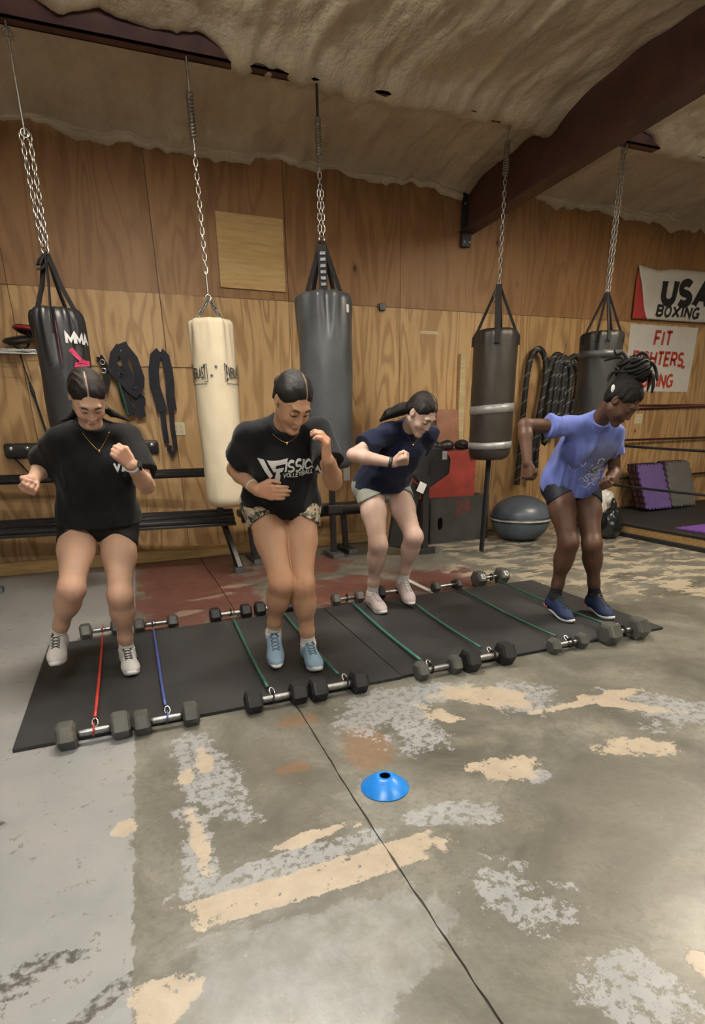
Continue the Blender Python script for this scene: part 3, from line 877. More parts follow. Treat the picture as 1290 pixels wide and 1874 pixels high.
def tape_band(parent, R_, z, h, tilt, seed, ph=0.0):
    rr = random.Random(seed); n = 48; vs = []; fs = []
    for k in range(n):
        a = 2*math.pi*k/n; dz = tilt*math.sin(a+ph); j = rr.uniform(-.002, .002)
        for q, (rad, zz) in enumerate(((R_+.007, z-h/2), (R_+.008, z+h/2))):
            vs.append((rad*math.cos(a), rad*math.sin(a), zz+dz+j*(q*2-1)))
    for k in range(n):
        k2 = (k+1) % n; fs.append((2*k, 2*k2, 2*k2+1, 2*k+1))
    o = MB().add(vs, fs).build('tape_band', M_TAPE, parent, True)
    md = o.modifiers.new('solid', 'SOLIDIFY'); md.thickness = .004; md.offset = -1
tape_band(bag4, R, 1.405, .075, .012, 1, 2.0); tape_band(bag4, R, 1.085, .062, .008, 2, 1.0); tape_band(bag4, R, 1.43, .03, .02, 3, 1.0)
strap_part(bag4, [(0, 0, bot+.01), (0, .02, .5), (.01, .05, .03)], .05, name='floor_tether', th=.5)

# ---- bag 5: black with tape near the ropes
x = 4.545; R = .195; top = 2.10; bot = .96
hc = thing('bag_chain', 'heavy doubled dark chain holding the black bag beside the battle ropes', 'chain', (x, PURLIN_Y, 0), 0, 'bag chains')
ring(hc, 'hook', (0, 0, HANGZ-.02), .03, .006, M_DULLSTEEL, 'x')
chain(hc, (-.016, 0, HANGZ-.03), (-.014, 0, 2.46), LINK_DULL, .038); chain(hc, (.018, 0, HANGZ-.03), (.016, 0, 2.46), LINK_DULL, .038); ring(hc, 'ring', (0, 0, 2.45), .022, .005, M_DULLSTEEL, 'y')
bag5 = thing('heavy_bag', 'dull black heavy bag with one grey tape band beside the battle ropes', 'punching bag', (x, PURLIN_Y, 0), 0, 'hanging heavy bags')
tc = to_cam_angle(x)
b, fn5 = bag_body(R, bot, top, 5, .02, .05, .01, dent=.005, gather=[(tc+.2, .03)])
b.build('body', M_BAG5, bag5, True)
for da in (-1.1, -.3, .3, 1.2, 2.6):
    a = tc+da
    strap_part(bag5, [(.01*math.cos(a), .01*math.sin(a), 2.445), (.165*math.cos(a), .165*math.sin(a), top-.0), (R*1.02*math.cos(a), R*1.02*math.sin(a), top-.10)], .018, up=(-math.sin(a), math.cos(a), 0), th=1.0)
M_TAPE2 = simple('grey_black_tape', (0.075, 0.075, 0.08), .4, .1)
_sv = M_TAPE; M_TAPE = M_TAPE2; tape_band(bag5, R+.004, 1.90, .06, .006, 4); M_TAPE = _sv

# ================================================================== MATS, DUMBBELLS, BANDS
def mat_material():
    t = NT('speckled_stall_mat'); P = t.pos()
    n = t.noise(P, 2.2, 5, .6); f = t.noise(P, 160.0, 2)
    c = t.ramp(n, [(.3, (.013, .013, .0145)), (.7, (.030, .030, .032))])
    t.color(t.mix(t.math('MULTIPLY', t.step(f, .55, .7), .3), c, (.055, .055, .058)))
    t.p(rough=t.ramp(n, [(.3, .5), (.7, .66)]), spec=.4); t.bump(f, .2, .002)
    return t.m
M_MAT = mat_material()
MAT_T = .018
for (xa, xb, ya, yb, lab, rz) in ((-.608, 1.200, 2.412, 3.735, 'black rubber stall mat under the two women on the left', 0), (1.206, 3.06, 2.418, 3.730, 'black rubber stall mat under the two women nearer the ring', -.2)):
    b = MB(); cx, cy = (xa+xb)/2, (ya+yb)/2
    b.rbox((xa-cx, ya-cy, .0), (xb-cx, yb-cy, MAT_T), .003)
    o = b.build('rubber_mat', M_MAT); o.location = (cx, cy, 0.0005); o.rotation_euler = (0, 0, math.radians(rz))
    tag(o, lab, 'mat', 'rubber floor mats')

def worn_metal(name, base, paint, thr, rough=.5):
    t = NT(name); o = t.obj()
    info = t.n('ShaderNodeObjectInfo')
    v = t.vmath('ADD', o, t.n('ShaderNodeCombineXYZ', ins={0: t.math('MULTIPLY', info.outputs['Random'], 9.0), 1: 0.0, 2: t.math('MULTIPLY', info.outputs['Random'], 5.0)}).outputs[0])
    n = t.noise(v, 14.0, 6, .7)
    c = t.ramp(t.noise(v, 6.0, 4), [(.3, tuple(x*.75 for x in base)), (.7, tuple(x*1.3 for x in base))])
    t.color(t.mix(t.math('MULTIPLY', t.step(n, thr, thr+.04), .75), c, paint))
    t.p(rough=rough, spec=.5); t.bump(n, .2, .004)
    return t.m
M_IRON = worn_metal('worn_cast_iron', (.060, .061, .054), (.14, .075, .045), .66, .48)
M_IRON2 = worn_metal('chipped_grey_iron', (.055, .054, .050), (.36, .34, .31), .62, .5)
M_HEXRUB = simple('black_hex_rubber', (.012, .012, .0135), .55, 0, .4, .2, 30)
M_KNURL = simple('knurled_steel', (.34, .34, .33), .38, 1.0, .5, .3, 90, .4, 400)
_hexcache = {}
def hex_head(D, T, mat):
    key = (D, T, mat.name)
    if key in _hexcache: return _hexcache[key]
    b = MB(); R_ = D/2/math.cos(math.pi/6)
    prof = [(-T/2, .72), (-T/2+.010, .97), (-T/2+.016, 1.0), (T/2-.020, 1.0), (T/2-.010, .95), (T/2, .70)]
    vs = []; fs = []
    for (xx, k) in prof:
        for i in range(6):
            a = math.pi/3*i + math.pi/6 + math.pi/6     # a flat lies on the floor
            vs.append((xx, R_*k*math.cos(a), R_*k*math.sin(a)))
    for i in range(len(prof)-1):
        for k in range(6):
            k2 = (k+1) % 6; fs.append((i*6+k, (i+1)*6+k, (i+1)*6+k2, i*6+k2))
    fs.append(tuple(range(6))); fs.append(tuple((len(prof)-1)*6+k for k in range(6))[::-1])
    me = b.add(vs, fs).mesh('head'); me.materials.append(mat)
    _hexcache[key] = me
    return me
def dumbbell(xl, xr, y, z, D, T, kind, label, ang=0, number=None, group='hex dumbbells holding the bands'):
    cx = (xl+xr)/2; C = (xr-xl)
    o = thing('dumbbell', label, 'dumbbell', (cx, y, z), math.radians(ang), group)
    mat = M_IRON if kind == 'iron' else (M_IRON2 if kind == 'chip' else M_HEXRUB)
    # the head prism has vertices left and right, flats top and bottom
    for s in (-1, 1):
        h = share('head', hex_head(D, T, mat), o, (s*C/2, 0, D/2+.0005), (0, 0, 0 if s > 0 else math.pi))
        if number:
            st, w = letters(number, D*.30, .2, .2)
            # raised figures on the sloping facet that faces the room
            def mp(u, v, D=D, w=w):
                n = Vector((0, -math.cos(math.radians(30)), math.sin(math.radians(30)))); up = Vector((0, math.sin(math.radians(30)), math.cos(math.radians(30))))
                p = n*(D/2+.0012) + Vector((1, 0, 0))*(u-w/2) + up*(v-D*.15)
                return tuple(p)
            lt = print_mesh('number', st, (lambda u, v, m=mp: m(u, v)), M_WHITEINK, o); lt.parent = h
            lt.rotation_euler = (0, 0, 0 if s > 0 else math.pi)
    hl = C/2-T/2+.002; b = MB(); r0 = .0165 if kind == 'rubber' else .0145
    n = 9; pts = [(-hl+2*hl*i/(n-1), 0, D/2) for i in range(n)]
    b.tube(pts, [r0*(1+(.10 if kind != 'rubber' else .03)*math.sin(math.pi*i/(n-1))) for i in range(n)], 12)
    b.build('handle', M_KNURL if kind == 'rubber' else M_DULLSTEEL, o, True)
    return o
YF = 2.375; YBK = 3.792
dumbbell(-.392, -.178, YF, 0, .108, .080, 'iron', 'worn grey iron dumbbell at the front left end of the mats, red band', 1.0)
dumbbell(-.092, .116, YF-.004, 0, .100, .072, 'chip', 'chipped iron dumbbell on the near mat edge holding the blue band', -.8)
dumbbell(.403, .623, YF+.002, 0, .100, .078, 'rubber', 'black rubber dumbbell on the near mat edge left of the floor crack', 1.0)
dumbbell(.722, .937, YF-.003, 0, .108, .082, 'rubber', 'black rubber dumbbell just in front of the light blue shoes', .3)
dumbbell(1.292, 1.496, YF, 0, .094, .062, 'chip', 'small chipped dumbbell right of the gap between the two mats', 0)
dumbbell(1.588, 1.815, YF-.002, 0, .120, .084, 'rubber', 'large black rubber dumbbell with silver handle on the near mat edge', .6)
dumbbell(2.161, 2.364, YF+.010, 0, .086, .060, 'chip', 'smallest grey dumbbell on the near mat edge before the navy shoes', .8)
dumbbell(2.560, 2.782, YF-.004, 0, .128, .092, 'iron', 'largest grey iron dumbbell at the front right end of the mats', .3)
dumbbell(-.392, -.205, YBK, 0, .100, .070, 'iron', 'grey iron dumbbell at the rear left end of the mats, red band', 2)
dumbbell(-.068, .149, YBK-.004, 0, .090, .068, 'chip', 'paint-flaked dumbbell at the rear mat edge holding the blue band', -1)
dumbbell(.432, .648, YBK, 0, .096, .074, 'rubber', 'black rubber dumbbell at the rear mat edge by the maroon paint', .8)
dumbbell(.748, .958, YBK+.004, 0, .100, .074, 'rubber', 'black rubber dumbbell at the rear mat edge behind the light blue shoes', 1.5)
dumbbell(1.324, 1.513, YBK, 0, .092, .062, 'iron', 'small iron dumbbell at the rear mat edge behind the pale pink shoe', .3)
dumbbell(1.690, 1.920, YBK+.004, 0, .106, .062, 'rubber', 'black dumbbell at the rear mat edge behind the lifted pink shoe', 1.0)
dumbbell(2.174, 2.385, YBK, 0, .086, .056, 'chip', 'smallest dumbbell at the rear mat edge with one whitish head', 1.5)
dumbbell(2.582, 2.816, YBK+.008, 0, .128, .088, 'iron', 'large numbered grey dumbbell at the rear right end of the mats', 3, '10')

def band_mat(name, c):
    return simple(name, c, .42, 0, .5, .15, 30)
M_BRED = band_mat('red_latex', (.42, .035, .025)); M_BBLU = band_mat('blue_latex', (.05, .075, .26)); M_BGRN = band_mat('green_latex', (.020, .085, .055)); M_BGRN2 = band_mat('teal_latex', (.035, .125, .105))
def res_band(xf, xb, zf, zb, mat, label, r=.008, strap=None):
    p0 = Vector((xf, YF+.012, zf)); p1 = Vector((xb, YBK-.012, zb))
    o = thing('resistance_band', label, 'resistance band', (xf, YF+.012, zf), 0, 'resistance bands across the mats')
    d = p1-p0
    pts = []
    for i in range(13):
        f = i/12; q = d*f; q.z = (zf+(zb-zf)*f - .016*math.sin(math.pi*f)) - zf
        pts.append(q)
    MB().tube([q for q in pts[1:-1]], r, 8).build('tube', mat, o, True)
    for end, (p, s) in enumerate(((Vector((0, -.012, 0)), 1), (d+Vector((0, .012, 0)), -1))):
        # strap round the dumbbell handle
        lp = [p+Vector((.004*math.sin(2*math.pi*k/12), .023*math.cos(2*math.pi*k/12), .023*math.sin(2*math.pi*k/12))) for k in range(12)]
        MB().tube(lp, .0085, 6, closed=True, flat=.45).build('loop', strap or mat, o, True)
        c = p+Vector((.006, .040*s, .012)); rg = [c+Vector((.012*math.cos(2*math.pi*k/12), .017*math.sin(2*math.pi*k/12)*s, .012*math.sin(2*math.pi*k/12))) for k in range(12)]
        MB().tube(rg, .0028, 6, closed=True).build('carabiner', M_CHROME, o, True)
    return o
res_band(-.287, -.290, .060, .056, M_BRED, 'red rubber resistance band stretched across the left mat', .0075)
res_band(.014, .018, .056, .052, M_BBLU, 'blue rubber resistance band stretched across the left mat', .0075)
res_band(.497, .540, .055, .054, M_BGRN, 'dark green band crossing the left mat near its middle', .010, M_WEB)
res_band(.872, .885, .058, .056, M_BGRN, 'dark green band passing behind the woman in light blue shoes', .009, M_WEB)
res_band(1.352, 1.415, .052, .052, M_BGRN2, 'teal green band beside the gap between the two mats', .010, M_WEB)
res_band(1.735, 1.835, .064, .058, M_BGRN, 'dark green band ending at the large silver-handled dumbbell', .0085, M_WEB)
res_band(2.272, 2.335, .050, .049, M_BGRN, 'green band ending at the smallest front dumbbell', .0075, M_WEB)
res_band(2.668, 2.702, .068, .068, M_BGRN, 'green band under the woman in navy shoes', .0075, M_WEB)

# ---- disc cone
cone = MB()
prof = [(.088, 0), (.0895, .002), (.088, .0045), (.060, .028), (.036, .046), (.022, .052), (.0205, .051), (.0195, .047)]
cone.lathe(prof, 40, cap=False)
t = NT('blue_cone_plastic'); t.color(t.ramp(t.noise(t.obj(), 20.0, 3), [(.3, (.012, .17, .60)), (.7, (.02, .25, .74))])); t.p(rough=.32, spec=.5)
o = cone.build('disc_cone', t.m, None, True); o.location = (.726, 1.592, .0005)
md = o.modifiers.new('solid', 'SOLIDIFY'); md.thickness = .002; md.offset = -1
tag(o, 'bright blue disc cone lying on the bare concrete floor', 'cone')

# ---- white strip lying on the floor behind the mats
b = MB(); b.rbox((-.022, -.27, 0), (.022, .27, .004), .001); o = b.build('floor_tape', M_WHITEINK); o.location = (2.15, 4.05, .0003); o.rotation_euler = (0, 0, math.radians(1))
tag(o, 'strip of white tape on the floor behind the mats', 'tape')
# ================================================================== THINGS ALONG THE WALL
FW = WALL_Y - .003      # face of the sheets
# ---- plywood patch screwed on the wall
o = MB().rbox((-.315, -.018, 0), (.315, 0, .605), .003).build('plywood_patch', lumber_material('pale_plywood', (.58, .42, .20), (.46, .30, .12)))
o.location = (1.375, FW-.001, 2.535); o.rotation_euler = (0, math.radians(.6), 0)
tag(o, 'square pale plywood patch fixed high on the wall behind the cream bag', 'panel')
# ---- wire shelf with mitts
sh = thing('wire_shelf', 'narrow wire shelf on the plywood wall at the left edge', 'shelf', (-.92, FW-.16, 1.93))
for yy in (-.14, -.05, .05, .14):
    MB().tube([(-.45, yy, 0), (.36, yy, 0)], .005, 6).build('wire', M_CHROME, sh)
for i in range(12):
    MB().tube([(-.44+i*.07, -.145, .005), (-.44+i*.07, .15, .005)], .003, 5).build('cross_wire', M_CHROME, sh)
MB().tube([(-.45, -.145, -.03), (.36, -.145, -.03)], .005, 6).build('lip_wire', M_CHROME, sh)
for xx in (-.35, .25):
    MB().tube([(xx, -.13, -.01), (xx, .14, -.22)], .006, 6).build('bracket', M_CHROME, sh)
M_MITTRED = simple('red_leather', (.26, .018, .018), .4, 0, .5, .2, 12); M_MITTBLK = simple('black_leather', (.014, .012, .014), .42, 0, .5, .2, 12)
def mitt(loc, rot, label, red):
    m = thing('punch_mitt', label, 'mitt', loc, 0, 'mitts on the wire shelf'); m.rotation_euler = rot
    pr = [(0.0, -.03), (.095, -.028), (.12, -.012), (.125, .005), (.11, .022), (.05, .03), (.0, .028)]
    MB().lathe([(max(r, .001), z) for r, z in pr], 20, cap=False, fn=lambda a, r, z: r*(1+.12*math.cos(a))).build('pad', M_MITTBLK, m, True)
    rg = [(.118*math.cos(2*math.pi*k/20)*(1+.12*math.cos(2*math.pi*k/20)), .118*math.sin(2*math.pi*k/20)*(1+.12*math.cos(2*math.pi*k/20)), .0) for k in range(20)]
    MB().tube(rg, .016, 7, closed=True).build('rim', M_MITTRED if red else M_MITTBLK, m, True)
    MB().tube([(-.06, -.04, -.03), (-.03, -.05, -.06), (.04, -.05, -.06), (.07, -.03, -.03)], .012, 6, flat=.5).build('wrist_strap', M_WEB, m)
mitt((-.70, FW-.17, 2.015), (math.radians(8), math.radians(-10), .3), 'black punch mitt lying flat on the wire shelf', False)
mitt((-.60, FW-.19, 2.090), (math.radians(6), math.radians(8), .9), 'red-rimmed punch mitt lying on top of the black one', True)
# ---- exercise cord hanging under the shelf
cd = thing('exercise_cord', 'black exercise cord with a thick grip hanging below the wire shelf', 'cord', (-.70, FW-.05, 0))
MB().tube([(-.02, 0, 1.92), (-.005, 0, 1.80), (.01, 0, 1.70)], .005, 6).build('cord', M_WEB, cd)
MB().tube([(.01, 0, 1.70), (.02, 0, 1.62), (.028, 0, 1.57)], [.010, .017, .012], 8).build('grip', M_RUBBER, cd)
MB().tube([(.028, 0, 1.57), (.06, 0, 1.33), (.075, 0, 1.18)], .010, 6).build('lower_cord', M_RUBBER, cd)
# ---- black wall rail with bolts
rl = thing('wall_rail', 'black rounded rail bolted on the wall behind the leftmost woman', 'rail', (-.34, FW, 1.13))
MB().rbox((-.66, -.055, -.062), (.66, 0, .062), .03).build('rail_body', M_BLACKSTEEL, rl, auto=40)
for xx in (-.60, -.47, -.36, .42, .60):
    b = MB().lathe([(.022, 0), (.022, .006), (.012, .010), (.001, .011)], 12).build('bolt_head', M_CHROME, rl, True); b.location = (xx, -.054, .018); b.rotation_euler = (math.pi/2, 0, 0)
strap_part(rl, [(-.60, -.03, -.05), (-.55, -.035, -.12), (-.50, -.03, -.20)], .03, name='hanging_strap')
# ---- harness and strap loop hung on the wall
def nail(parent, p): MB().tube([p, (p[0], p[1]-.09, p[2]+.015)], .005, 6).build('peg', M_DULLSTEEL, parent)
hn = thing('training_harness', 'black webbing harness with silver buckles hanging on the wall', 'harness', (.10, FW-.06, 0))
M_NAVYWEB = simple('navy_webbing', (.012, .013, .022), .7, 0, .3, .3, 40, .3, 150)
nail(hn, (0, .055, 1.95))
for pts, w in (([(.02, -.02, 2.03), (.035, -.025, 1.99), (.10, -.03, 1.90), (.135, -.03, 1.74), (.12, -.03, 1.66)], .075), ([(.0, -.02, 2.0), (-.06, -.025, 1.93), (-.085, -.03, 1.86), (-.03, -.035, 1.76), (.06, -.04, 1.66)], .075),
               ([(-.10, -.03, 1.84), (-.04, -.04, 1.76), (.04, -.045, 1.66), (.11, -.045, 1.60)], .105), ([(.01, -.03, 1.97), (.02, -.03, 1.84), (.07, -.03, 1.72)], .055), ([(-.03, -.02, 1.72), (-.02, -.02, 1.55), (.02, -.02, 1.42)], .085), ([(.08, -.02, 1.66), (.09, -.02, 1.5), (.10, -.02, 1.40)], .08), ([(.11, -.02, 1.62), (.14, -.02, 1.56), (.13, -.02, 1.50)], .03)):
    strap_part(hn, pts, w, M_NAVYWEB, .16, 'webbing', up=(0, 1, 0))
for (xx, zz, w_) in ((-.02, 1.765, .045), (.075, 1.665, .04), (.135, 1.60, .03)):
    r4 = [(xx+w_*sx, -.062, zz+.02*sz-sx*w_*.35) for sx, sz in ((-.5, -.5), (.5, -.5), (.5, .5), (-.5, .5))]
    MB().tube(r4, .004, 5, closed=True).build('buckle', M_CHROME, hn)
MB().tube([(-.06, -.045, 1.70), (-.035, -.05, 1.56), (-.015, -.05, 1.42)], .011, 8).build('green_cord', simple('green_cord', (.016, .07, .04), .5), hn)
lp = thing('strap_loop', 'long black padded strap loop hanging beside the wall outlet', 'strap', (.44, FW-.045, 0))
nail(lp, (0.0, .042, 1.955))
pts = [(.0, 0, 1.965), (-.045, -.004, 1.93), (-.075, -.008, 1.82), (-.085, -.01, 1.68), (-.06, -.012, 1.55), (-.045, -.012, 1.45)]
strap_part(lp, pts, .092, M_NAVYWEB, .2, 'padded_strap', up=(0, 1, 0))
pts = [(.0, 0, 1.965), (.04, -.004, 1.93), (.055, -.008, 1.82), (.055, -.01, 1.70), (.045, -.012, 1.58), (.05, -.012, 1.46)]
strap_part(lp, pts, .080, M_NAVYWEB, .2, 'padded_strap', up=(0, 1, 0))
strap_part(lp, [(-.045, -.012, 1.46), (-.045, -.012, 1.30), (-.04, -.012, 1.16)], .05, M_NAVYWEB, .2, 'tail', up=(0, 1, 0))
strap_part(lp, [(.04, -.015, 1.50), (.03, -.016, 1.30), (.035, -.016, 1.10), (-.005, -.016, 1.045), (-.025, -.016, 1.10), (-.015, -.014, 1.14)], .046, M_WEB, .25, 'tail', up=(0, 1, 0))
sg = thing('clip_strap', 'short black strap with steel clips hanging between bag and harness', 'strap', (-.09, FW-.05, 0))
nail(sg, (0, .047, 1.90))
strap_part(sg, [(0, 0, 1.92), (.03, -.01, 1.85), (.035, -.01, 1.72), (.0, -.01, 1.62)], .06, M_WEB, .2, 'webbing', up=(0, 1, 0))
for zz in (1.87, 1.80): ring(sg, 'clip', (.02, -.02, zz), .02, .004, M_CHROME)
# ---- outlets
def outlet(x, z, label):
    p = thing('wall_outlet', label, 'outlet', (x, FW, z), 0, 'outlets on the plywood wall')
    MB().rbox((-.062, -.009, -.06), (.062, 0, .06), .003).build('cover_plate', M_CREAM, p)
    for sx in (-.028, .028):
        for sz in (-.022, .022):
            MB().rbox((sx-.015, -.012, sz-.012), (sx+.015, -.008, sz+.012), .002).build('socket', simple('outlet_face', (.5, .45, .33), .45) if 'outlet_face' not in bpy.data.materials else bpy.data.materials['outlet_face'], p)
outlet(.53, 1.29, 'ivory wall outlet beside the hanging strap loop'); outlet(6.50, 1.31, 'ivory wall outlet near the ring ropes')
# ---- small bits on the wall
b = MB().rbox((-.03, -.03, -.035), (.035, 0, .03), .004).rbox((-.045, -.02, -.01), (-.02, 0, .025), .003).build('wall_bracket', M_BLACKSTEEL); b.location = (2.72, FW-.001, 2.455)
tag(b, 'small black metal bracket on the wall right of the slate bag', 'bracket')
b = MB().rbox((-.115, -.002, -.016), (.115, 0, .016), .0008).build('masking_tape', simple('masking_tape', (.55, .47, .34), .7)); b.location = (3.30, FW-.001, 2.235); b.rotation_euler = (0, math.radians(1), 0)
tag(b, 'strip of beige masking tape on the bare plywood', 'tape')
b = MB().rbox((-.04, -.002, -.09), (.04, 0, .09), .0008).build('paper_tag', M_WHITEINK); b.location = (2.29, FW-.001, .80)
tag(b, 'small pale paper taped low on the wall beneath the slate bag', 'paper')
# ---- lumber upright
b = MB().rbox((-.038, -.045, 0), (.038, 0, 1.98), .004).build('lumber_post', M_LUMBERP); b.location = (3.72, FW-.001, .05)
tag(b, 'pale upright lumber post against the wall left of the taped bag', 'lumber')
b = MB().rbox((-.02, -.03, 0), (.02, 0, 1.9), .004).build('lumber_strip', M_LUMBER); b.location = (3.98, FW-.001, .13)
tag(b, 'narrow brown wood strip on the wall behind the taped bag', 'lumber')

# ---- long empty rack at the left
rk = thing('dumbbell_rack', 'long empty black two-tier rack along the rear wall', 'rack', (-.55, 5.66, 0), math.radians(-7))
for nm, yy, zz, r in (('rail', -.04, .895, .032), ('rail', .12, .905, .03), ('rail', -.17, .475, .032), ('rail', -.03, .50, .032), ('rail', .08, .52, .03)):
    MB().tube([(-1.55, yy, zz), (1.46, yy, zz)], r, 10).build(nm, M_BLACKSTEEL, rk, True)
MB().rbox((-1.55, -.20, .425), (1.47, .12, .452), .006).build('shelf_tray', M_BLACKSTEEL, rk)
for xx in (-1.45, 1.36):
    MB().tube([(xx+.10, -.26, .035), (xx-.02, -.04, .50), (xx-.03, .04, .93)], .032, 4).build('end_post', M_BLACKSTEEL, rk)
    MB().tube([(xx-.02, .0, .86), (xx-.02, .13, .90)], .025, 4).build('bracket', M_BLACKSTEEL, rk)
    MB().rbox((xx+.06, -.33, 0), (xx+.14, .22, .045), .008).build('foot', M_BLACKSTEEL, rk)
    MB().rbox((xx+.055, -.345, 0), (xx+.145, -.28, .05), .006).build('foot_cap', M_GREYSTEEL, rk)
# ---- flat bench
fb = thing('flat_bench', 'low black padded bench standing between the rack and the plyo boxes', 'bench', (1.70, 5.66, 0), math.radians(2))
MB().rbox((-.72, -.14, .44), (.62, .14, .51), .02).build('pad', M_BLACKPAD, fb, auto=40)
MB().rbox((-.70, -.03, .39), (.60, .03, .44), .005).build('spine', M_BLACKSTEEL, fb)
for xx in (-.62, .40):
    MB().tube([(xx, 0, .40), (xx+.02, 0, .04)], .035, 4).build('leg', M_BLACKSTEEL, fb)
    MB().rbox((xx-.03, -.20, 0), (xx+.07, .20, .045), .006).build('foot', M_BLACKSTEEL, fb)
    MB().rbox((xx-.035, -.225, 0), (xx+.075, -.19, .05), .006).build('foot_cap', M_GREYSTEEL, fb)
MB().tube([(.20, -.20, .02), (.20, -.20, 1.0)], .035, 4).build('upright', M_BLACKSTEEL, fb)
MB().rbox((.14, -.34, 0), (.26, -.05, .045), .006).build('upright_foot', M_GREYSTEEL, fb)
MB().rbox((.14, -.24, .44), (.30, -.15, .53), .01).build('sleeve', M_BLACKSTEEL, fb)
# ---- grey machine foot at the left edge
mf = thing('machine_stand', 'grey steel machine foot cut by the left picture edge', 'machine', (-1.16, 5.36, 0))
MB().rbox((-.30, -.06, 0), (.04, .06, .05), .01).build('base', M_GREYSTEEL, mf)
MB().tube([(-.05, 0, .04), (-.10, .0, .30), (-.26, .05, 1.0)], .04, 4).build('post', M_GREYSTEEL, mf)

# ---- plyo boxes
M_BOXBLK = worn_metal('worn_black_paint', (.030, .030, .030), (.30, .25, .18), .70, .55); M_BOXRED = worn_metal('worn_red_paint', (.20, .026, .020), (.42, .33, .24), .70, .5)
bx = thing('plyo_box', 'worn black plywood jump box marked 24 standing on the floor', 'jump box', (3.475, 5.775, 0), math.radians(1), 'jump boxes')
def box_with_slot(parent, W, D, H, mat, slot=None):
    b = MB(); th = .018
    if slot:
        cx, cz, rx, rz_ = slot; n = 16
        outer = [(-W/2, 0), (W/2, 0), (W/2, H), (-W/2, H)]
        # front board with an oval hand hole
        ov = [(cx+rx*math.cos(2*math.pi*k/n+math.pi*1.25), cz+rz_*math.sin(2*math.pi*k/n+math.pi*1.25)) for k in range(n)]
        vs = [(x_, -D/2, z_) for x_, z_ in outer] + [(x_, -D/2, z_) for x_, z_ in ov] + [(x_, -D/2+th, z_) for x_, z_ in ov]
        fs = []
        for c in range(4):
            ks = [(c*n//4+j) % n for j in range(n//4+1)]
            for a, bb_ in zip(ks[:-1], ks[1:]): fs.append((c, 4+bb_, 4+a)[::-1])
            fs.append((c, (c+1) % 4, 4+ks[-1]))
        for k in range(n): fs.append((4+k, 4+(k+1) % n, 4+n+(k+1) % n, 4+n+k))
        b.add(vs, fs); b.build('front_board', mat, parent)
        b = MB(); b.box((-W/2+th, -D/2+.10, th), (W/2-th, -D/2+.11, H-th)).build('inner_board', M_STUD, parent)
    else:
        box_obj('front_board', (-W/2, -D/2, 0), (W/2, -D/2+th, H), mat, parent)
    box_obj('side_board', (-W/2, -D/2+th, 0), (-W/2+th, D/2, H), mat, parent); box_obj('side_board', (W/2-th, -D/2+th, 0), (W/2, D/2, H), mat, parent)
    box_obj('top_board', (-W/2+th, -D/2+th, H-th), (W/2-th, D/2, H), mat, parent); box_obj('back_board', (-W/2+th, D/2-th, 0), (W/2-th, D/2, H-th), mat, parent)
box_with_slot(bx, .775, .44, .508, M_BOXBLK, (-.26, .225, .034, .075))
s, w = letters('24', .125, .13, .25)
print_mesh('number', s, lambda u, v: (-.05+u, -.2212, .335+v), simple('dull_red_paint', (.20, .022, .018), .6, 0, .3, .4, 60), bx)
rb = thing('plyo_box', 'worn red plywood jump box stacked on the black one', 'jump box', (3.275, 5.79, .509), math.radians(-1), 'jump boxes')
box_with_slot(rb, .79, .42, .495, M_BOXRED)
# ---- things on the red box
def boxing_glove(loc, rot, label, drop=False):
    gl = thing('boxing_glove', label, 'glove', loc, 0, 'gloves on the red box'); gl.rotation_euler = rot
    lumpy('fist', (0, 0, .055), (.085, .062, .060), int(loc[0]*100) % 50, M_MITTBLK, gl, .05, n=18)
    MB().tube([(.06, 0, .05), (.10, 0, .05), (.135, 0, .052), (.155, 0, .053)], [.042, .040, .045, .046], 14).build('cuff', M_MITTBLK, gl, True)
    MB().tube([(.04, -.055, .06), (.0, -.068, .075), (-.04, -.060, .085)], [.022, .026, .020], 10).build('thumb', M_MITTBLK, gl, True)
    if drop: strap_part(gl, [(.11, -.04, .055), (.12, -.10, .03), (.125, -.115, -.08)], .07, M_WEB, .25, 'wrist_strap', up=(0, 1, 0))
    else: MB().tube([(.115, .044*math.cos(2*math.pi*k/12), .052+.044*math.sin(2*math.pi*k/12)) for k in range(12)], .010, 6, closed=True).build('wrist_strap', M_WEB, gl, True)
b = MB().lathe([(.045, 0), (.05, .01), (.05, .10), (.03, .14), (.018, .15), (.018, .18), (.001, .181)], 16).build('plastic_bottle', simple('milky_plastic', (.62, .63, .63), .3), None, True); b.location = (3.10, 5.63, 1.006)
tag(b, 'small white plastic bottle at the left end of the red box', 'bottle')
pd = MB(); pd.rbox((-.13, -.04, 0), (.17, .04, .44), .035, M=Matrix.Rotation(math.radians(-7), 4, 'X'))
pd = pd.build('leather_pad', simple('brown_leather', (.25, .115, .065), .55, 0, .4, .2, 8, .2, 40), None, auto=50); pd.location = (3.80, 5.945, 1.008)
tag(pd, 'brown leather pad leaning on the wall behind the black gloves', 'pad'); pd.location.x = 3.49
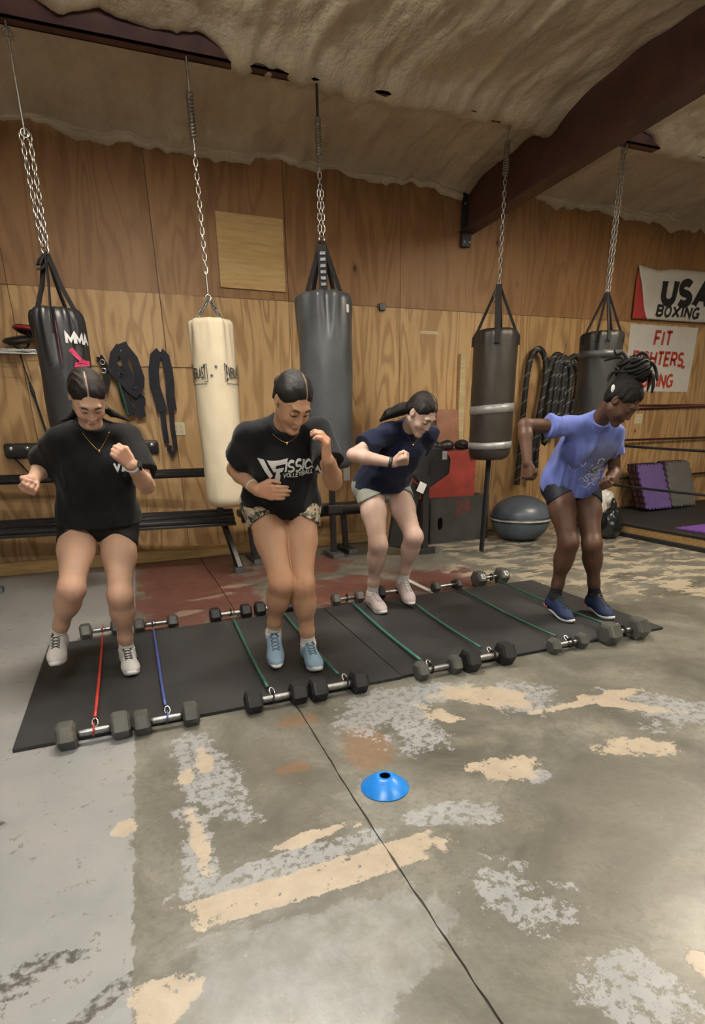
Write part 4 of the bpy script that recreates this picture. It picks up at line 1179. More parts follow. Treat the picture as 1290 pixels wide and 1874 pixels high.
# ---- folded weight bench standing on end
wb = thing('folded_bench', 'black weight bench folded upright in front of the jump boxes', 'bench', (2.80, 5.13, 0), math.radians(-4))
MB().tube([(0, .02, .03), (0, .02, .92)], .045, 4).build('post', M_BLACKSTEEL, wb)
MB().rbox((-.20, -.04, 0), (.13, .04, .06), .008).build('foot', M_BLACKSTEEL, wb); MB().rbox((.10, -.045, 0), (.145, .045, .065), .006).build('foot_cap', M_GREYSTEEL, wb)
oct_ = [(-.20, -.13), (.10, -.17), (.20, -.06), (.20, .08), (.10, .17), (-.22, .13)]
Mx = Matrix.Translation((.05, -.02, .88)) @ Matrix.Rotation(math.radians(-38), 4, 'Y') @ Matrix.Rotation(math.radians(90), 4, 'X')
pb = MB(); pb.prism(oct_, -.035, .035, Mx); pad1 = pb.build('back_pad', M_BLACKPAD, wb)
md = pad1.modifiers.new('bev', 'BEVEL'); md.width = .02; md.segments = 3
Mx2 = Matrix.Translation((-.24, .02, .42)) @ Matrix.Rotation(math.radians(-78), 4, 'Y') @ Matrix.Rotation(math.radians(90), 4, 'X')
pb = MB(); pb.prism([(-.34, -.10), (.30, -.14), (.34, .0), (.30, .14), (-.34, .10)], -.035, .035, Mx2); pad2 = pb.build('seat_pad', M_BLACKPAD, wb)
md = pad2.modifiers.new('bev', 'BEVEL'); md.width = .02; md.segments = 3
MB().rbox((-.03, -.066, .03), (.05, -.058, .13), .003, M=Matrix.Translation((-.12, .0, .62)) @ Matrix.Rotation(math.radians(25), 4, 'Y')).build('white_label', M_WHITEINK, wb)
MB().tube([(.02, -.06, .80), (.02, -.09, .90), (.06, -.09, .98)], .012, 6).build('lever', M_BLACKSTEEL, wb); MB().rbox((.14, -.07, .95), (.19, -.055, 1.03), .003).build('grey_tag', M_TAPE, wb)
MB().tube([(-.05, .02, .10), (-.26, .02, .12), (-.30, .02, .40)], .03, 4).build('link_arm', M_BLACKSTEEL, wb)

# ---- balance trainer
bo = thing('balance_trainer', 'blue-grey half ball balance trainer on the floor by the wall', 'balance ball', (4.17, 5.36, 0))
M_BOSU = simple('slate_blue_rubber', (.060, .078, .105), .38, 0, .5, .12, 6)
MB().lathe([(.12, .0), (.17, .004), (.245, .05), (.300, .12), (.325, .20), (.33, .232)], 40, cap=True).build('base_bowl', M_BOSU, bo, True)
MB().lathe([(.33, .225), (.342, .228), (.345, .240), (.345, .268), (.338, .274), (.325, .276)], 40, cap=False).build('rim_band', simple('rim_black', (.02, .02, .022), .5), bo, True)
MB().lathe([(.346, .236), (.3475, .240), (.3475, .252), (.346, .256)], 40, cap=False).build('grey_stripe', simple('rim_stripe', (.40, .40, .38), .5, 0, .5, .4, 9), bo, True)
MB().lathe([(.33, .272)] + [(.33*math.cos(a), .275+.225*math.sin(a)) for a in [math.pi/2*i/12 for i in range(1, 12)]] + [(.02, .4995), (.001, .50)], 40, cap=False).build('dome', M_BOSU, bo, True)

# ---- battle ropes
M_ROPE = simple('black_rope', (.012, .012, .013), .6, 0, .4, .2, 40, .2, 120); M_ROPEG = simple('grey_rope_tracer', (.16, .16, .16), .6)
def rope_mesh(pts, R_=.034, pitch=.15, n=12):
    """three-strand rope; faces of a tracer strand use the second material"""
    P_ = [Vector(p) for p in pts]
    # resample
    L = [0.0]
    for a, b_ in zip(P_[:-1], P_[1:]): L.append(L[-1]+(b_-a).length)
    N = int(L[-1]/.012); Q = []; j = 0
    for i in range(N+1):
        s_ = L[-1]*i/N
        while j < len(L)-2 and L[j+1] < s_: j += 1
        f = (s_-L[j])/max(1e-9, L[j+1]-L[j]); Q.append(P_[j].lerp(P_[j+1], f))
    vs = []; fs = []; ms = []; nrm = None
    for i, p in enumerate(Q):
        t_ = (Q[min(i+1, N)]-Q[max(i-1, 0)]).normalized()
        if nrm is None: nrm = t_.orthogonal().normalized()
        nrm = (nrm-t_*nrm.dot(t_)).normalized(); bn = t_.cross(nrm)
        s_ = L[-1]*i/N
        for k in range(n):
            a = 2*math.pi*k/n; ph = 3*(a-2*math.pi*s_/pitch)
            rr_ = R_*(.90+.13*abs(math.cos(ph/2)))
            vs.append(p+(nrm*math.cos(a)+bn*math.sin(a))*rr_)
    for i in range(N):
        for k in range(n):
            k2 = (k+1) % n; fs.append((i*n+k, i*n+k2, (i+1)*n+k2, (i+1)*n+k))
            a = 2*math.pi*(k+.5)/n - 2*math.pi*(L[-1]*(i+.5)/N)/pitch
            ms.append(1 if (a % (2*math.pi)) < .55 else 0)
    b = MB(); b.add(vs, fs); b.m = ms
    return b
def smooth_path(ctrl, k=8):
    c = [Vector(p) for p in ctrl]; out = []
    for i in range(len(c)-1):
        p0, p1, p2, p3 = c[max(i-1, 0)], c[i], c[i+1], c[min(i+2, len(c)-1)]
        for j in range(k):
            u = j/k; out.append(.5*((2*p1)+(-p0+p2)*u+(2*p0-5*p1+4*p2-p3)*u*u+(-p0+3*p1-3*p2+p3)*u**3))
    out.append(c[-1]); return out
r1 = thing('battle_rope', 'black battle rope hung in one long loop from the left hook', 'rope', (4.68, FW-.08, 0), 0, 'battle ropes on the wall')
rope_mesh(smooth_path([(-.13, 0, .55), (-.12, 0, 1.2), (-.11, -.005, 1.75), (-.07, -.01, 2.02), (.02, -.015, 2.10), (.11, -.02, 2.02), (.15, -.02, 1.80), (.10, -.02, 1.35), (.05, -.01, .9), (.04, 0, .6)])).build('rope', [M_ROPE, M_ROPEG], r1, True)
MB().tube([(.0, .07, 2.05), (.0, -.03, 2.055), (.0, -.05, 2.09)], .006, 6).build('hook', M_DULLSTEEL, r1)
r2 = thing('battle_rope', 'black battle rope coiled in several loops on the right hook', 'rope', (5.02, FW-.10, 0), 0, 'battle ropes on the wall')
ct = [(-.20, .03, .75)]
for i in range(4):
    o_ = (-.20+.095*i); dpt = -.012*i
    ct += [(o_-.03, dpt, 1.15+.03*i), (o_+.0, dpt, 1.65), (o_*.55+.0, dpt-.01, 2.00-.015*i), (o_*.4+.06, dpt-.02, 2.02-.015*i), (o_+.15, dpt-.03, 1.85), (o_+.13, dpt-.04, 1.45), (o_+.05, dpt-.04, 1.05+.07*((i*3) % 4))]
ct += [(.28, -.08, 1.25), (.34, -.06, 1.6)]
rope_mesh(smooth_path(ct, 6)).build('rope', [M_ROPE, M_ROPEG], r2, True)
rope_mesh(smooth_path([(.02, -.06, 1.93), (.14, -.07, 2.02), (.26, -.05, 1.98), (.34, -.02, 1.80), (.36, 0, 1.5), (.30, -.02, 1.35), (.20, -.06, 1.42), (.24, -.10, 1.62), (.32, -.10, 1.66)])).build('rope_end', [M_ROPE, M_ROPEG], r2, True)
MB().tube([(.0, .09, 2.04), (.0, -.06, 2.03), (.0, -.09, 2.16)], .008, 6).build('hook', M_CHROME, r2); ring(r2, 'hook_eye', (0, -.092, 2.155), .016, .005, M_CHROME)

# ---- ring platform, ropes, foam tiles
M_DECK = simple('black_deck_foam', (.016, .016, .016), .62, 0, .35, .2, 9, .15, 120)
rp = thing('ring_platform', 'low training ring platform with black deck and plank side', 'platform', (0, 0, 0))
PX, PZ = 5.34, .15
box_obj('deck', (PX-.015, 1.2, PZ-.025), (X1-.01, WALL_Y-.02, PZ), M_DECK, rp, .004)
box_obj('side_board', (PX, 1.22, .045), (PX+.04, WALL_Y-.05, PZ-.026), M_LUMBER, rp, .003)
box_obj('skirt', (PX-.03, 1.22, 0), (PX+.03, WALL_Y-.05, .044), M_RUBBER, rp, .006)
box_obj('frame', (PX+.05, 1.3, 0), (X1-.05, WALL_Y-.06, PZ-.027), M_STUD, rp)
ps = thing('ring_post', 'black corner post of the training ring', 'post', (5.50, 5.93, PZ+.0005))
MB().tube([(0, 0, .012), (0, 0, 1.55)], .032, 12).build('tube', M_BLACKSTEEL, ps, True); MB().rbox((-.09, -.09, 0), (.09, .09, .012), .003).build('base_plate', M_BLACKSTEEL, ps)
M_RROPE = simple('dark_red_rope', (.045, .012, .010), .6, 0, .4, .2, 30); M_RROPEB = simple('black_ring_rope', (.014, .013, .015), .6)
def ring_rope(p, q, sag, mat, label):
    pts = []
    for i in range(21):
        f = i/20; v = Vector(p).lerp(Vector(q), f); v.z -= sag*math.sin(math.pi*f); pts.append(v)
    o = MB().tube(pts, .014, 8).build('ring_rope', mat, None, True); tag(o, label, 'rope', 'ring ropes')
yb_ = 6.01
ring_rope((5.54, yb_-.05, 1.475), (X1-.3, yb_, 1.49), .01, M_RROPE, 'top dark red ring rope along the rear wall')
ring_rope((5.54, yb_-.05, 1.045), (X1-.3, yb_, 1.04), .0, M_RROPE, 'middle dark red ring rope along the rear wall')
ring_rope((5.54, yb_-.05, .56), (X1-.3, yb_, .57), .02, M_RROPEB, 'lowest black ring rope along the rear wall')
ring_rope((5.47, 5.89, 1.41), (5.47, 1.6, 1.44), .02, M_RROPE, 'top ring rope running towards the viewer')
ring_rope((5.47, 5.89, 1.03), (5.47, 1.6, .98), .04, M_RROPEB, 'middle ring rope running towards the viewer')
ring_rope((5.47, 5.89, .56), (5.47, 1.6, .57), .02, M_RROPEB, 'lowest ring rope running towards the viewer')
M_PURP = simple('purple_foam', (.115, .075, .235), .6, 0, .35, .1, 10, .15, 150); M_GREYF = simple('grey_foam', (.105, .105, .105), .6, 0, .35, .1, 10, .15, 150); M_BLKF = simple('black_foam', (.022, .02, .022), .65, 0, .3, .2, 10); M_REDF = simple('maroon_foam', (.13, .02, .03), .6)
def puzzle_outline(W, H, teeth=7, d=.018):
    pts = []
    def side(ax, ay, bx_, by_, nx, ny):
        n = teeth*2
        for i in range(n):
            f0, f1 = i/n, (i+1)/n; off = d if i % 2 else 0
            sh_ = .006 if i % 2 else 0
            for f in (f0-sh_/W, f1+sh_/W):
                f = min(max(f, 0), 1); pts.append((ax+(bx_-ax)*f+nx*off, ay+(by_-ay)*f+ny*off))
    side(-W/2, -H/2, W/2, -H/2, 0, -1); side(W/2, -H/2, W/2, H/2, 1, 0); side(W/2, H/2, -W/2, H/2, 0, 1); side(-W/2, H/2, -W/2, -H/2, -1, 0)
    return pts
_pz = {}
def foam_tile(name, M4, W, H, th, mat, label, group, parent=None):
    key = (W, H, th, mat.name)
    if key not in _pz:
        me = MB().prism(puzzle_outline(W, H), 0, th).mesh('foam_tile'); me.materials.append(mat); _pz[key] = me
    o = bpy.data.objects.new('foam_tile', _pz[key]); COL.objects.link(o); o.matrix_world = M4
    tag(o, label, 'foam tile', group)
def tile_stack(x, y, lean, yaw, mats, labels, group):
    n = len(mats)
    for i, m in enumerate(mats):
        M4 = Matrix.Translation((x, y, PZ+.012)) @ Matrix.Rotation(yaw, 4, 'Z') @ Matrix.Rotation(-lean, 4, 'X') @ Matrix.Translation((0, .022*(i), .31+.004*((i*5) % 3)+.022*(i+1)*math.tan(lean))) @ Matrix.Rotation(math.pi/2, 4, 'X')
        foam_tile('foam_tile', M4, .44, .58, .021, m, labels(i, n), group)
tile_stack(6.50, 5.50, math.radians(25), math.radians(2), [M_PURP, M_BLKF, M_REDF, M_BLKF, M_BLKF, M_REDF, M_BLKF], lambda i, n: ['purple foam tile facing out of the left leaning stack', 'black foam tile directly behind the purple one', 'maroon foam tile between black ones behind the purple tile', 'black foam tile in the middle of the left leaning stack', 'black foam tile just past the middle of the left leaning stack', 'maroon foam tile near the wall in the left leaning stack', 'black foam tile against the wall behind the left leaning stack'][i], 'foam tiles leaning on the wall')
tile_stack(7.02, 5.56, math.radians(21), math.radians(2), [M_GREYF, M_REDF, M_BLKF, M_PURP, M_BLKF, M_BLKF], lambda i, n: ['grey foam tile facing out of the right leaning stack', 'maroon foam tile directly behind the grey one', 'black foam tile behind the maroon one in the right stack', 'purple foam tile inside the right leaning stack', 'black foam tile behind the inner purple tile of the right stack', 'black foam tile nearest the wall in the right leaning stack'][i], 'foam tiles leaning on the wall')
foam_tile('foam_tile', Matrix.Translation((5.86, 4.12, PZ+.0005)) @ Matrix.Rotation(math.radians(3), 4, 'Z'), .62, .62, .012, simple('bright_purple_foam', (.17, .07, .36), .55, 0, .35, .1, 10), 'bright purple foam tile lying flat on the ring deck', 'tiles on the deck')
# ---- bin bag and white sack
def lumpy(name, c, r, seed, mat, parent=None, amp=.12, squash=.0, n=40):
    rr = random.Random(seed); ks = [(Vector((rr.uniform(-1, 1), rr.uniform(-1, 1), rr.uniform(-1, 1)))*rr.uniform(4, 16), rr.uniform(0, 6.28), rr.uniform(.3, 1)) for _ in range(9)]
    b = MB(); b.ball((0, 0, 0), 1.0, n)
    vs = []
    for v in b.v:
        v = Vector(v); d = sum(a*math.sin(k.dot(v)+p) for k, p, a in ks)/4
        q = v*(1+amp*d); q = Vector((q.x*r[0], q.y*r[1], q.z*r[2])); 
        if q.z < -r[2]*.85: q.z = -r[2]*.85
        vs.append(tuple(q+Vector(c)))
    b.v = vs
    return b.build(name, mat, parent, True)
boxing_glove((3.36, 5.70, 1.006), (0, 0, math.pi-.25), 'black boxing glove nearest the white bottle on the red box')
boxing_glove((3.545, 5.69, 1.006), (0, 0, -.35), 'black boxing glove at the right end of the red box with drooping strap', True)
bg = thing('bin_bag', 'knotted glossy black bin bag standing on the floor by the ring', 'bin bag', (5.10, 4.93, 0))
M_BIN = simple('black_polythene', (.010, .012, .014), .18, 0, .6, .2, 20, .5, 14)
lumpy('sack', (0, 0, .16), (.13, .12, .185), 4, M_BIN, bg, .16)
lumpy('knot', (.01, 0, .37), (.035, .035, .085), 6, M_BIN, bg, .3, n=20)
ws = thing('white_sack', 'white plastic sack tucked behind the black bin bag', 'sack', (5.13, 5.22, 0))
lumpy('sack_body', (0, 0, .24), (.15, .12, .28), 9, simple('white_polythene', (.62, .60, .55), .35, 0, .5, .06, 10, .4, 14), ws, .10)
lumpy('sack_top', (.10, -.02, .42), (.12, .10, .10), 12, bpy.data.materials['white_polythene'], ws, .14)

# ---- banner and poster
bn = thing('banner', 'white vinyl banner with black slanted lettering and a red corner', 'banner', (6.12, FW-.036, 2.49))
def cloth(W, z0, z1, fn, mat, name, parent, nx=40, nz=12, x0=0.0, left=None):
    vs = []; fs = []
    for i in range(nx+1):
        for j in range(nz+1):
            f, g = i/nx, j/nz
            xl = (left(g) if left else x0); x_ = xl+(W-xl)*f; z_ = z0+(z1-z0)*g
            dx, dy, dz = fn(x_, z_); vs.append((x_+dx, dy, z_+dz))
    for i in range(nx):
        for j in range(nz):
            a = i*(nz+1)+j; fs.append((a, a+nz+1, a+nz+2, a+1))
    o = MB().add(vs, fs).build(name, mat, parent, True); md = o.modifiers.new('s', 'SOLIDIFY'); md.thickness = .002; return o
def ban_f(x_, z_):
    sag = -.035*math.sin(math.pi*min(1, max(0, x_)/.62))**2*(z_/.57)**2*.9
    return (0, -.016*math.sin(x_*5.0+z_*3)*(.3+z_) + .006*math.sin(x_*13-z_*9) - .004, sag)
M_VINYL = simple('white_vinyl', (.62, .60, .56), .45, 0, .4, .06, 5); M_VRED = simple('red_vinyl', (.38, .045, .045), .45)
cloth(2.6, .0, .57, ban_f, M_VINYL, 'white_field', bn, 60, 14, 0, left=lambda g: .25-.25*g**.85)
cloth(.01, .0, .50, lambda x_, z_: (0, -.004, 0), M_VRED, 'red_corner', bn, 6, 12, 0, left=lambda g: .27*(1-g/1.0)**1.1+.015) if False else None
rc = MB(); rc.add([(0.012, -.003, .0), (.27, -.003, .0), (.02, -.003, .50), (.005, -.003, .44)], [(0, 1, 2, 3)]); o = rc.build('red_corner', M_VRED, bn); md = o.modifiers.new('s', 'SOLIDIFY'); md.thickness = .002
def ban_map(x0_, z0_):
    def mp(u, v):
        x_, z_ = x0_+u, z0_+v; d = ban_f(x_, z_); return (x_+d[0], d[1]-.004, z_+d[2])
    return mp
s, w = letters('USA', .245, .36, .40, .10, 1.22, .20); print_mesh('large_lettering', s, ban_map(.46, .195), M_BLACKINK, bn)
s, w = letters('BOXING', .112, .29, .42, .18, 1.36, .16); print_mesh('small_lettering', s, ban_map(.385, .045), M_BLACKINK, bn)
po = thing('poster', 'white paper poster hand-painted in red with many signatures', 'poster', (6.18, FW-.004, 1.655))
t = NT('signed_paper'); o_ = t.obj()
scr = t.step(t.math('ABSOLUTE', t.math('SUBTRACT', t.noise(t.scalev(o_, (1.0, 1.0, 1.6)), 16.0, 4, .6, 1.5), .5)), .0, .012)
msk = t.math('MULTIPLY', t.math('SUBTRACT', 1.0, scr), t.step(t.noise(o_, 4.2, 2), .53, .60))
inkc = t.ramp(t.noise(o_, 2.6, 1), [(.35, (.10, .13, .12)), (.5, (.55, .16, .22)), (.65, (.12, .14, .25))])
t.color(t.mix(t.math('MULTIPLY', msk, .6), t.ramp(t.noise(o_, 3.0, 3), [(.3, (.60, .59, .555)), (.7, (.68, .67, .64))]), inkc)); t.p(rough=.7, spec=.25)
pp = MB(); pp.add([(0, 0, 0), (1.14, 0, -.01), (1.15, 0, .775), (-.03, 0, .78), (0, -.0015, 0), (1.14, -.0015, -.01), (1.15, -.0015, .775), (-.03, -.0015, .78)], [(0, 1, 2, 3)[::-1], (4, 5, 6, 7), (0, 4, 5, 1)[::-1], (1, 5, 6, 2)[::-1], (2, 6, 7, 3)[::-1], (3, 7, 4, 0)[::-1]])
pp.build('sheet', t.m, po)
for txt, x_, z_, h_, g_ in (('FIT', .41, .555, .155, .30), ('FIGHTERS', .08, .315, .150, .24), ('"BOXING', .08, .055, .145, .26), ('"', .955, .185, .135, .2)):
    s, w = letters(txt, h_, .23, g_, .08, .98 if len(txt) > 3 else 1.0, 0, .025, len(txt)); print_mesh('red_lettering', s, lambda u, v, a=x_, b=z_: (a+u, -.003, b+v), M_REDINK, po)
# ================================================================== PEOPLE
V3 = lambda p: np.array(p, float)
def nrmz(v): return v/np.linalg.norm(v)
class Field:
    """smooth union of simple solids, evaluated block-wise on a grid"""
    def __init__(s): s.p = []; s.post = None; s.grp = 0; s.gk = .012
    def _add(s, fn, a, b, r, k, op): s.p.append((fn, V3(a), V3(b), r, k, op, s.grp)); return s
    def cone(s, a, b, ra, rb, k=.02, op='u', cut=None):
        a = V3(a); b = V3(b); ba = b-a; L2 = max(1e-12, ba @ ba)
        def fn(P):
            pa = P-a; h = np.clip(pa @ ba/L2, 0, 1)
            d = np.sqrt(((pa-h[:, None]*ba)**2).sum(1)) - (ra+(rb-ra)*h)
            for c in (cut or []): d = np.maximum(d, (P-c[0]) @ c[1])
            return d
        return s._add(fn, a, b, max(ra, rb), k, op)
    def ell(s, c, R, r, k=.02, op='u', cut=None):
        c = V3(c); R = np.array(R, float); r = V3(r)
        def fn(P):
            q = (P-c) @ R.T
            k0 = np.sqrt(((q/r)**2).sum(1)); k1 = np.sqrt(((q/r**2)**2).sum(1))
            d = k0*(k0-1)/np.maximum(k1, 1e-9)
            for cc in (cut or []): d = np.maximum(d, (P-cc[0]) @ cc[1])
            return d
        return s._add(fn, c, c, r.max(), k, op)
    def evalp(s, P, sel):
        D = {}
        for (fn, a, b, r, k, op, g) in sel:
            e = fn(P); d = D.get(g)
            if op == 'u':
                if d is None: d = e
                else:
                    h = np.clip(.5+.5*(e-d)/k, 0, 1); d = e*(1-h)+d*h - k*h*(1-h)
            elif d is not None:
                h = np.clip(.5-.5*(e+d)/k, 0, 1); d = d*(1-h)-e*h + k*h*(1-h)
            if d is not None: D[g] = d
        d = None
        for e in D.values():
            if d is None: d = e
            else:
                h = np.clip(.5+.5*(e-d)/s.gk, 0, 1); d = e*(1-h)+d*h - s.gk*h*(1-h)
        if d is None: d = np.full(len(P), .05)
        if s.post: d = s.post(P, d)
        return d
def seg_dist(c, a, b):
    ba = b-a; L2 = ba @ ba
    h = 0 if L2 < 1e-12 else min(1, max(0, (c-a) @ ba/L2))
    return np.linalg.norm(c-a-h*ba)
def field_mesh(name, F, h=.0045, pad=.012, B=12):
    us = [p for p in F.p if p[5] == 'u']
    lo = np.min([np.minimum(p[1], p[2])-p[3] for p in us], 0)-pad-2*h
    hi = np.max([np.maximum(p[1], p[2])+p[3] for p in us], 0)+pad+2*h
    n = np.ceil((hi-lo)/h/B).astype(int)*B+1
    G = np.full(n, .05, np.float32)
    ar = np.arange(B+1)
    loc = np.stack(np.meshgrid(ar, ar, ar, indexing='ij'), -1).reshape(-1, 3)*h
    half = B*h*.5*math.sqrt(3)
    nb = (n-1)//B
    bi = np.stack(np.meshgrid(*[np.arange(q) for q in nb], indexing='ij'), -1).reshape(-1, 3)
    cen = lo+(bi+.5)*B*h
    hitm = np.zeros((len(F.p), len(bi)), bool)
    for m, (fn, a, b, r, k, op, _g) in enumerate(F.p):
        ba = b-a; L2 = ba @ ba
        t = np.clip((cen-a) @ ba/L2, 0, 1) if L2 > 1e-12 else np.zeros(len(cen))
        hitm[m] = ((cen-a-t[:, None]*ba)**2).sum(1) < (r+half+pad+k*.6)**2
    un = np.array([p[5] == 'u' for p in F.p])
    for q in np.nonzero(hitm[un].any(0))[0]:
        i, j, k = bi[q]; o = lo+bi[q]*B*h
        sel = [F.p[m] for m in np.nonzero(hitm[:, q])[0]]
        # skip blocks that lie wholly inside or outside
        d0 = F.evalp((o+B*h*.5)[None], sel)[0]
        if abs(d0) > half*1.35+pad:
            G[i*B:i*B+B+1, j*B:j*B+B+1, k*B:k*B+B+1] = d0; continue
        d = F.evalp(loc+o, sel)
        G[i*B:i*B+B+1, j*B:j*B+B+1, k*B:k*B+B+1] = d.reshape(B+1, B+1, B+1)
    # naive surface nets
    S = G < 0
    c8 = [S[a:a+n[0]-1, b:b+n[1]-1, c:c+n[2]-1] for a in (0, 1) for b in (0, 1) for c in (0, 1)]
    any_ = c8[0].copy(); all_ = c8[0].copy()
    for q in c8[1:]: any_ |= q; all_ &= q
    act = any_ & ~all_
    I, J, K = np.nonzero(act)
    idx = np.full(act.shape, -1, np.int32); idx[I, J, K] = np.arange(len(I))
    acc = np.zeros((len(I), 3)); cnt = np.zeros(len(I))
    cor = [(a, b, c) for a in (0, 1) for b in (0, 1) for c in (0, 1)]
    val = {q: G[I+q[0], J+q[1], K+q[2]].astype(float) for q in cor}
    for p in cor:
        for ax in range(3):
            if p[ax]: continue
            q = list(p); q[ax] = 1; q = tuple(q)
            a, b = val[p], val[q]; m = (a < 0) != (b < 0)
            t = np.where(m, a/np.where(m, a-b, 1), 0)
            pt = np.tile(np.array(p, float), (len(I), 1)); pt[:, ax] += t
            acc += pt*m[:, None]; cnt += m
    vs = lo + (np.stack([I, J, K], 1)+acc/cnt[:, None])*h
    quads = []
    for ax in range(3):
        sl = [slice(None)]*3; sh = [slice(None)]*3
        sl[ax] = slice(0, n[ax]-1); sh[ax] = slice(1, n[ax])
        A = S[tuple(sl)]; Bm = S[tuple(sh)]
        for flip, m in ((0, A & ~Bm), (1, ~A & Bm)):
            e = np.stack(np.nonzero(m), 1)
            u, w = (ax+1) % 3, (ax+2) % 3
            ok = (e[:, u] > 0) & (e[:, w] > 0) & (e[:, u] < n[u]-1) & (e[:, w] < n[w]-1); e = e[ok]
            if not len(e): continue
            def at(du, dw):
                c = e.copy(); c[:, u] += du; c[:, w] += dw
                return idx[c[:, 0], c[:, 1], c[:, 2]]
            q = np.stack([at(-1, -1), at(0, -1), at(0, 0), at(-1, 0)], 1)
            quads.append(q[:, ::-1] if flip else q)
    q = np.concatenate(quads); q = q[(q >= 0).all(1)]
    me = bpy.data.meshes.new(name)
    me.vertices.add(len(vs)); me.vertices.foreach_set('co', vs.astype(np.float32).ravel())
    me.loops.add(len(q)*4); me.loops.foreach_set('vertex_index', q.astype(np.int32).ravel())
    me.polygons.add(len(q)); me.polygons.foreach_set('loop_start', np.arange(0, len(q)*4, 4, dtype=np.int32))
    me.polygons.foreach_set('use_smooth', np.ones(len(q), bool))
    me.update(); me.validate()
    return me, vs
def set_cols(me, cols):
    at = me.color_attributes.new('tone', 'FLOAT_COLOR', 'POINT')
    at.data.foreach_set('color', np.concatenate([cols, np.ones((len(cols), 1))], 1).astype(np.float32).ravel())
def wob(P, seed, f):
    """cheap folded noise in -1..1"""
    r = np.random.default_rng(seed); d = np.zeros(len(P))
    for i in range(4):
        k = r.normal(size=3); k = k/np.linalg.norm(k)*f*(1+.6*i); k2 = r.normal(size=3)*f*.5
        d += np.sin(P @ k + r.uniform(0, 6) + 1.3*np.sin(P @ k2 + r.uniform(0, 6)))/(1+.5*i)
    return d/2.6

def skin_material(name, rough=.5, sub=.06):
    t = NT(name)
    a = t.n('ShaderNodeAttribute'); a.attribute_name = 'tone'
    n = t.noise(t.pos(), 55.0, 4, .6)
    t.color(t.mix(t.math('MULTIPLY', t.step(n, .35, .7), .22), a.outputs['Color'], t.mix(1.0, a.outputs['Color'], (.86, .78, .74), 'MULTIPLY')))
    t.p(rough=rough, spec=.3)
    t.b.inputs['Subsurface Weight'].default_value = sub; t.b.inputs['Subsurface Radius'].default_value = (.012, .005, .003); t.b.inputs['Subsurface Scale'].default_value = .6
    t.bump(t.noise(t.pos(), 240.0, 2), .06, .002)
    return t.m
M_SKIN = skin_material('skin'); M_SKIN_DARK = skin_material('deep_brown_skin', .50, .03)
def cloth_material(name, c, c2=None, fine=240.0, rough=.85, sheen=.15):
    t = NT(name); P = t.pos()
    n = t.noise(P, 7.0, 4); w = t.noise(P, fine, 2)
    base = t.ramp(n, [(.3, tuple(x*.85 for x in c)), (.7, tuple(x*1.12 for x in c))])
    t.color(base); t.p(rough=rough, spec=.18); t.b.inputs['Sheen Weight'].default_value = sheen; t.b.inputs['Sheen Roughness'].default_value = .5
    t.bump(w, .18, .002)
    return t
M_TEE_BLACK = cloth_material('black_cotton', (.0075, .0075, .0085), sheen=.06).m
M_TEE_CHAR = cloth_material('charcoal_black_cotton', (.0095, .0098, .012), sheen=.08).m
M_TEE_NAVY = cloth_material('navy_cotton', (.0085, .0125, .037), sheen=.08).m
_t = cloth_material('periwinkle_cotton', (.13, .172, .49))
_bc = _t.b.inputs['Base Color'].links[0].from_socket
_dd = _t.vmath('DISTANCE', _t.pos(), (2.685, 2.70, 1.055))      # grey washed print on the front of the shirt
_dd = _t.math('MULTIPLY_ADD', _t.noise(_t.pos(), 14.0, 5, .65), .12, _dd)
_t.color(_t.mix(_t.math('MULTIPLY', _t.math('SUBTRACT', 1.0, _t.step(_dd, .13, .23)), .75), _bc, (.075, .078, .105)))
M_TEE_BLUE = _t.m
M_SPANDEX = simple('black_spandex', (.006, .006, .008), .6, 0, .3, .15, 30)
M_SPANDEXN = simple('navy_spandex', (.007, .009, .018), .6, 0, .3, .15, 30)
M_GREYSHORT = cloth_material('sage_grey_cotton', (.25, .26, .23)).m
t = NT('camouflage_print'); P_ = t.obj()
cA = t.noise(P_, 24.0, 3, .55, .6); cB = t.noise(t.vmath('ADD', P_, (3.1, 1.7, 5.0)), 30.0, 3, .55, .6)
c_ = t.mix(t.step(cA, .50, .53), (.44, .36, .26), (.12, .115, .085)); c_ = t.mix(t.step(cB, .56, .59), c_, (.035, .035, .032)); c_ = t.mix(t.step(t.noise(P_, 44.0, 2), .62, .65), c_, (.62, .56, .46))
t.color(c_); t.p(rough=.85, spec=.2); M_CAMO = t.m
def hair_material(name, dark, lite, part, rough=.33):
    t = NT(name)
    a = t.n('ShaderNodeAttribute'); a.attribute_name = 'tone'      # r: across the strands, g: part line
    sp = t.n('ShaderNodeSeparateColor', ins={0: a.outputs['Color']})
    v = t.n('ShaderNodeCombineXYZ', ins={0: t.math('MULTIPLY', sp.outputs[0], 1.0), 1: 0.0, 2: t.math('MULTIPLY', sp.outputs[2], .12)})
    st = t.noise(v.outputs[0], 60.0, 4, .7)
    c = t.ramp(st, [(.35, dark), (.7, lite)])
    t.color(t.mix(sp.outputs[1], c, part)); t.p(rough=t.ramp(st, [(.3, rough+.08), (.7, rough+.28)]), spec=.28)
    t.bump(st, .55, .006)
    return t.m
M_SHOEW = simple('white_knit', (.60, .58, .56), .7, 0, .3, .06, 20, .3, 300); M_SOLEW = simple('white_sole', (.62, .61, .59), .55, 0, .35, .05, 20)
M_SHOEB = simple('light_blue_knit', (.23, .34, .44), .7, 0, .3, .12, 20, .3, 300); M_SHOEP = simple('pale_pink_knit', (.46, .385, .38), .7, 0, .3, .08, 20, .3, 300); M_SHOEN = simple('navy_knit', (.012, .025, .075), .65, 0, .3, .2, 20, .3, 300)
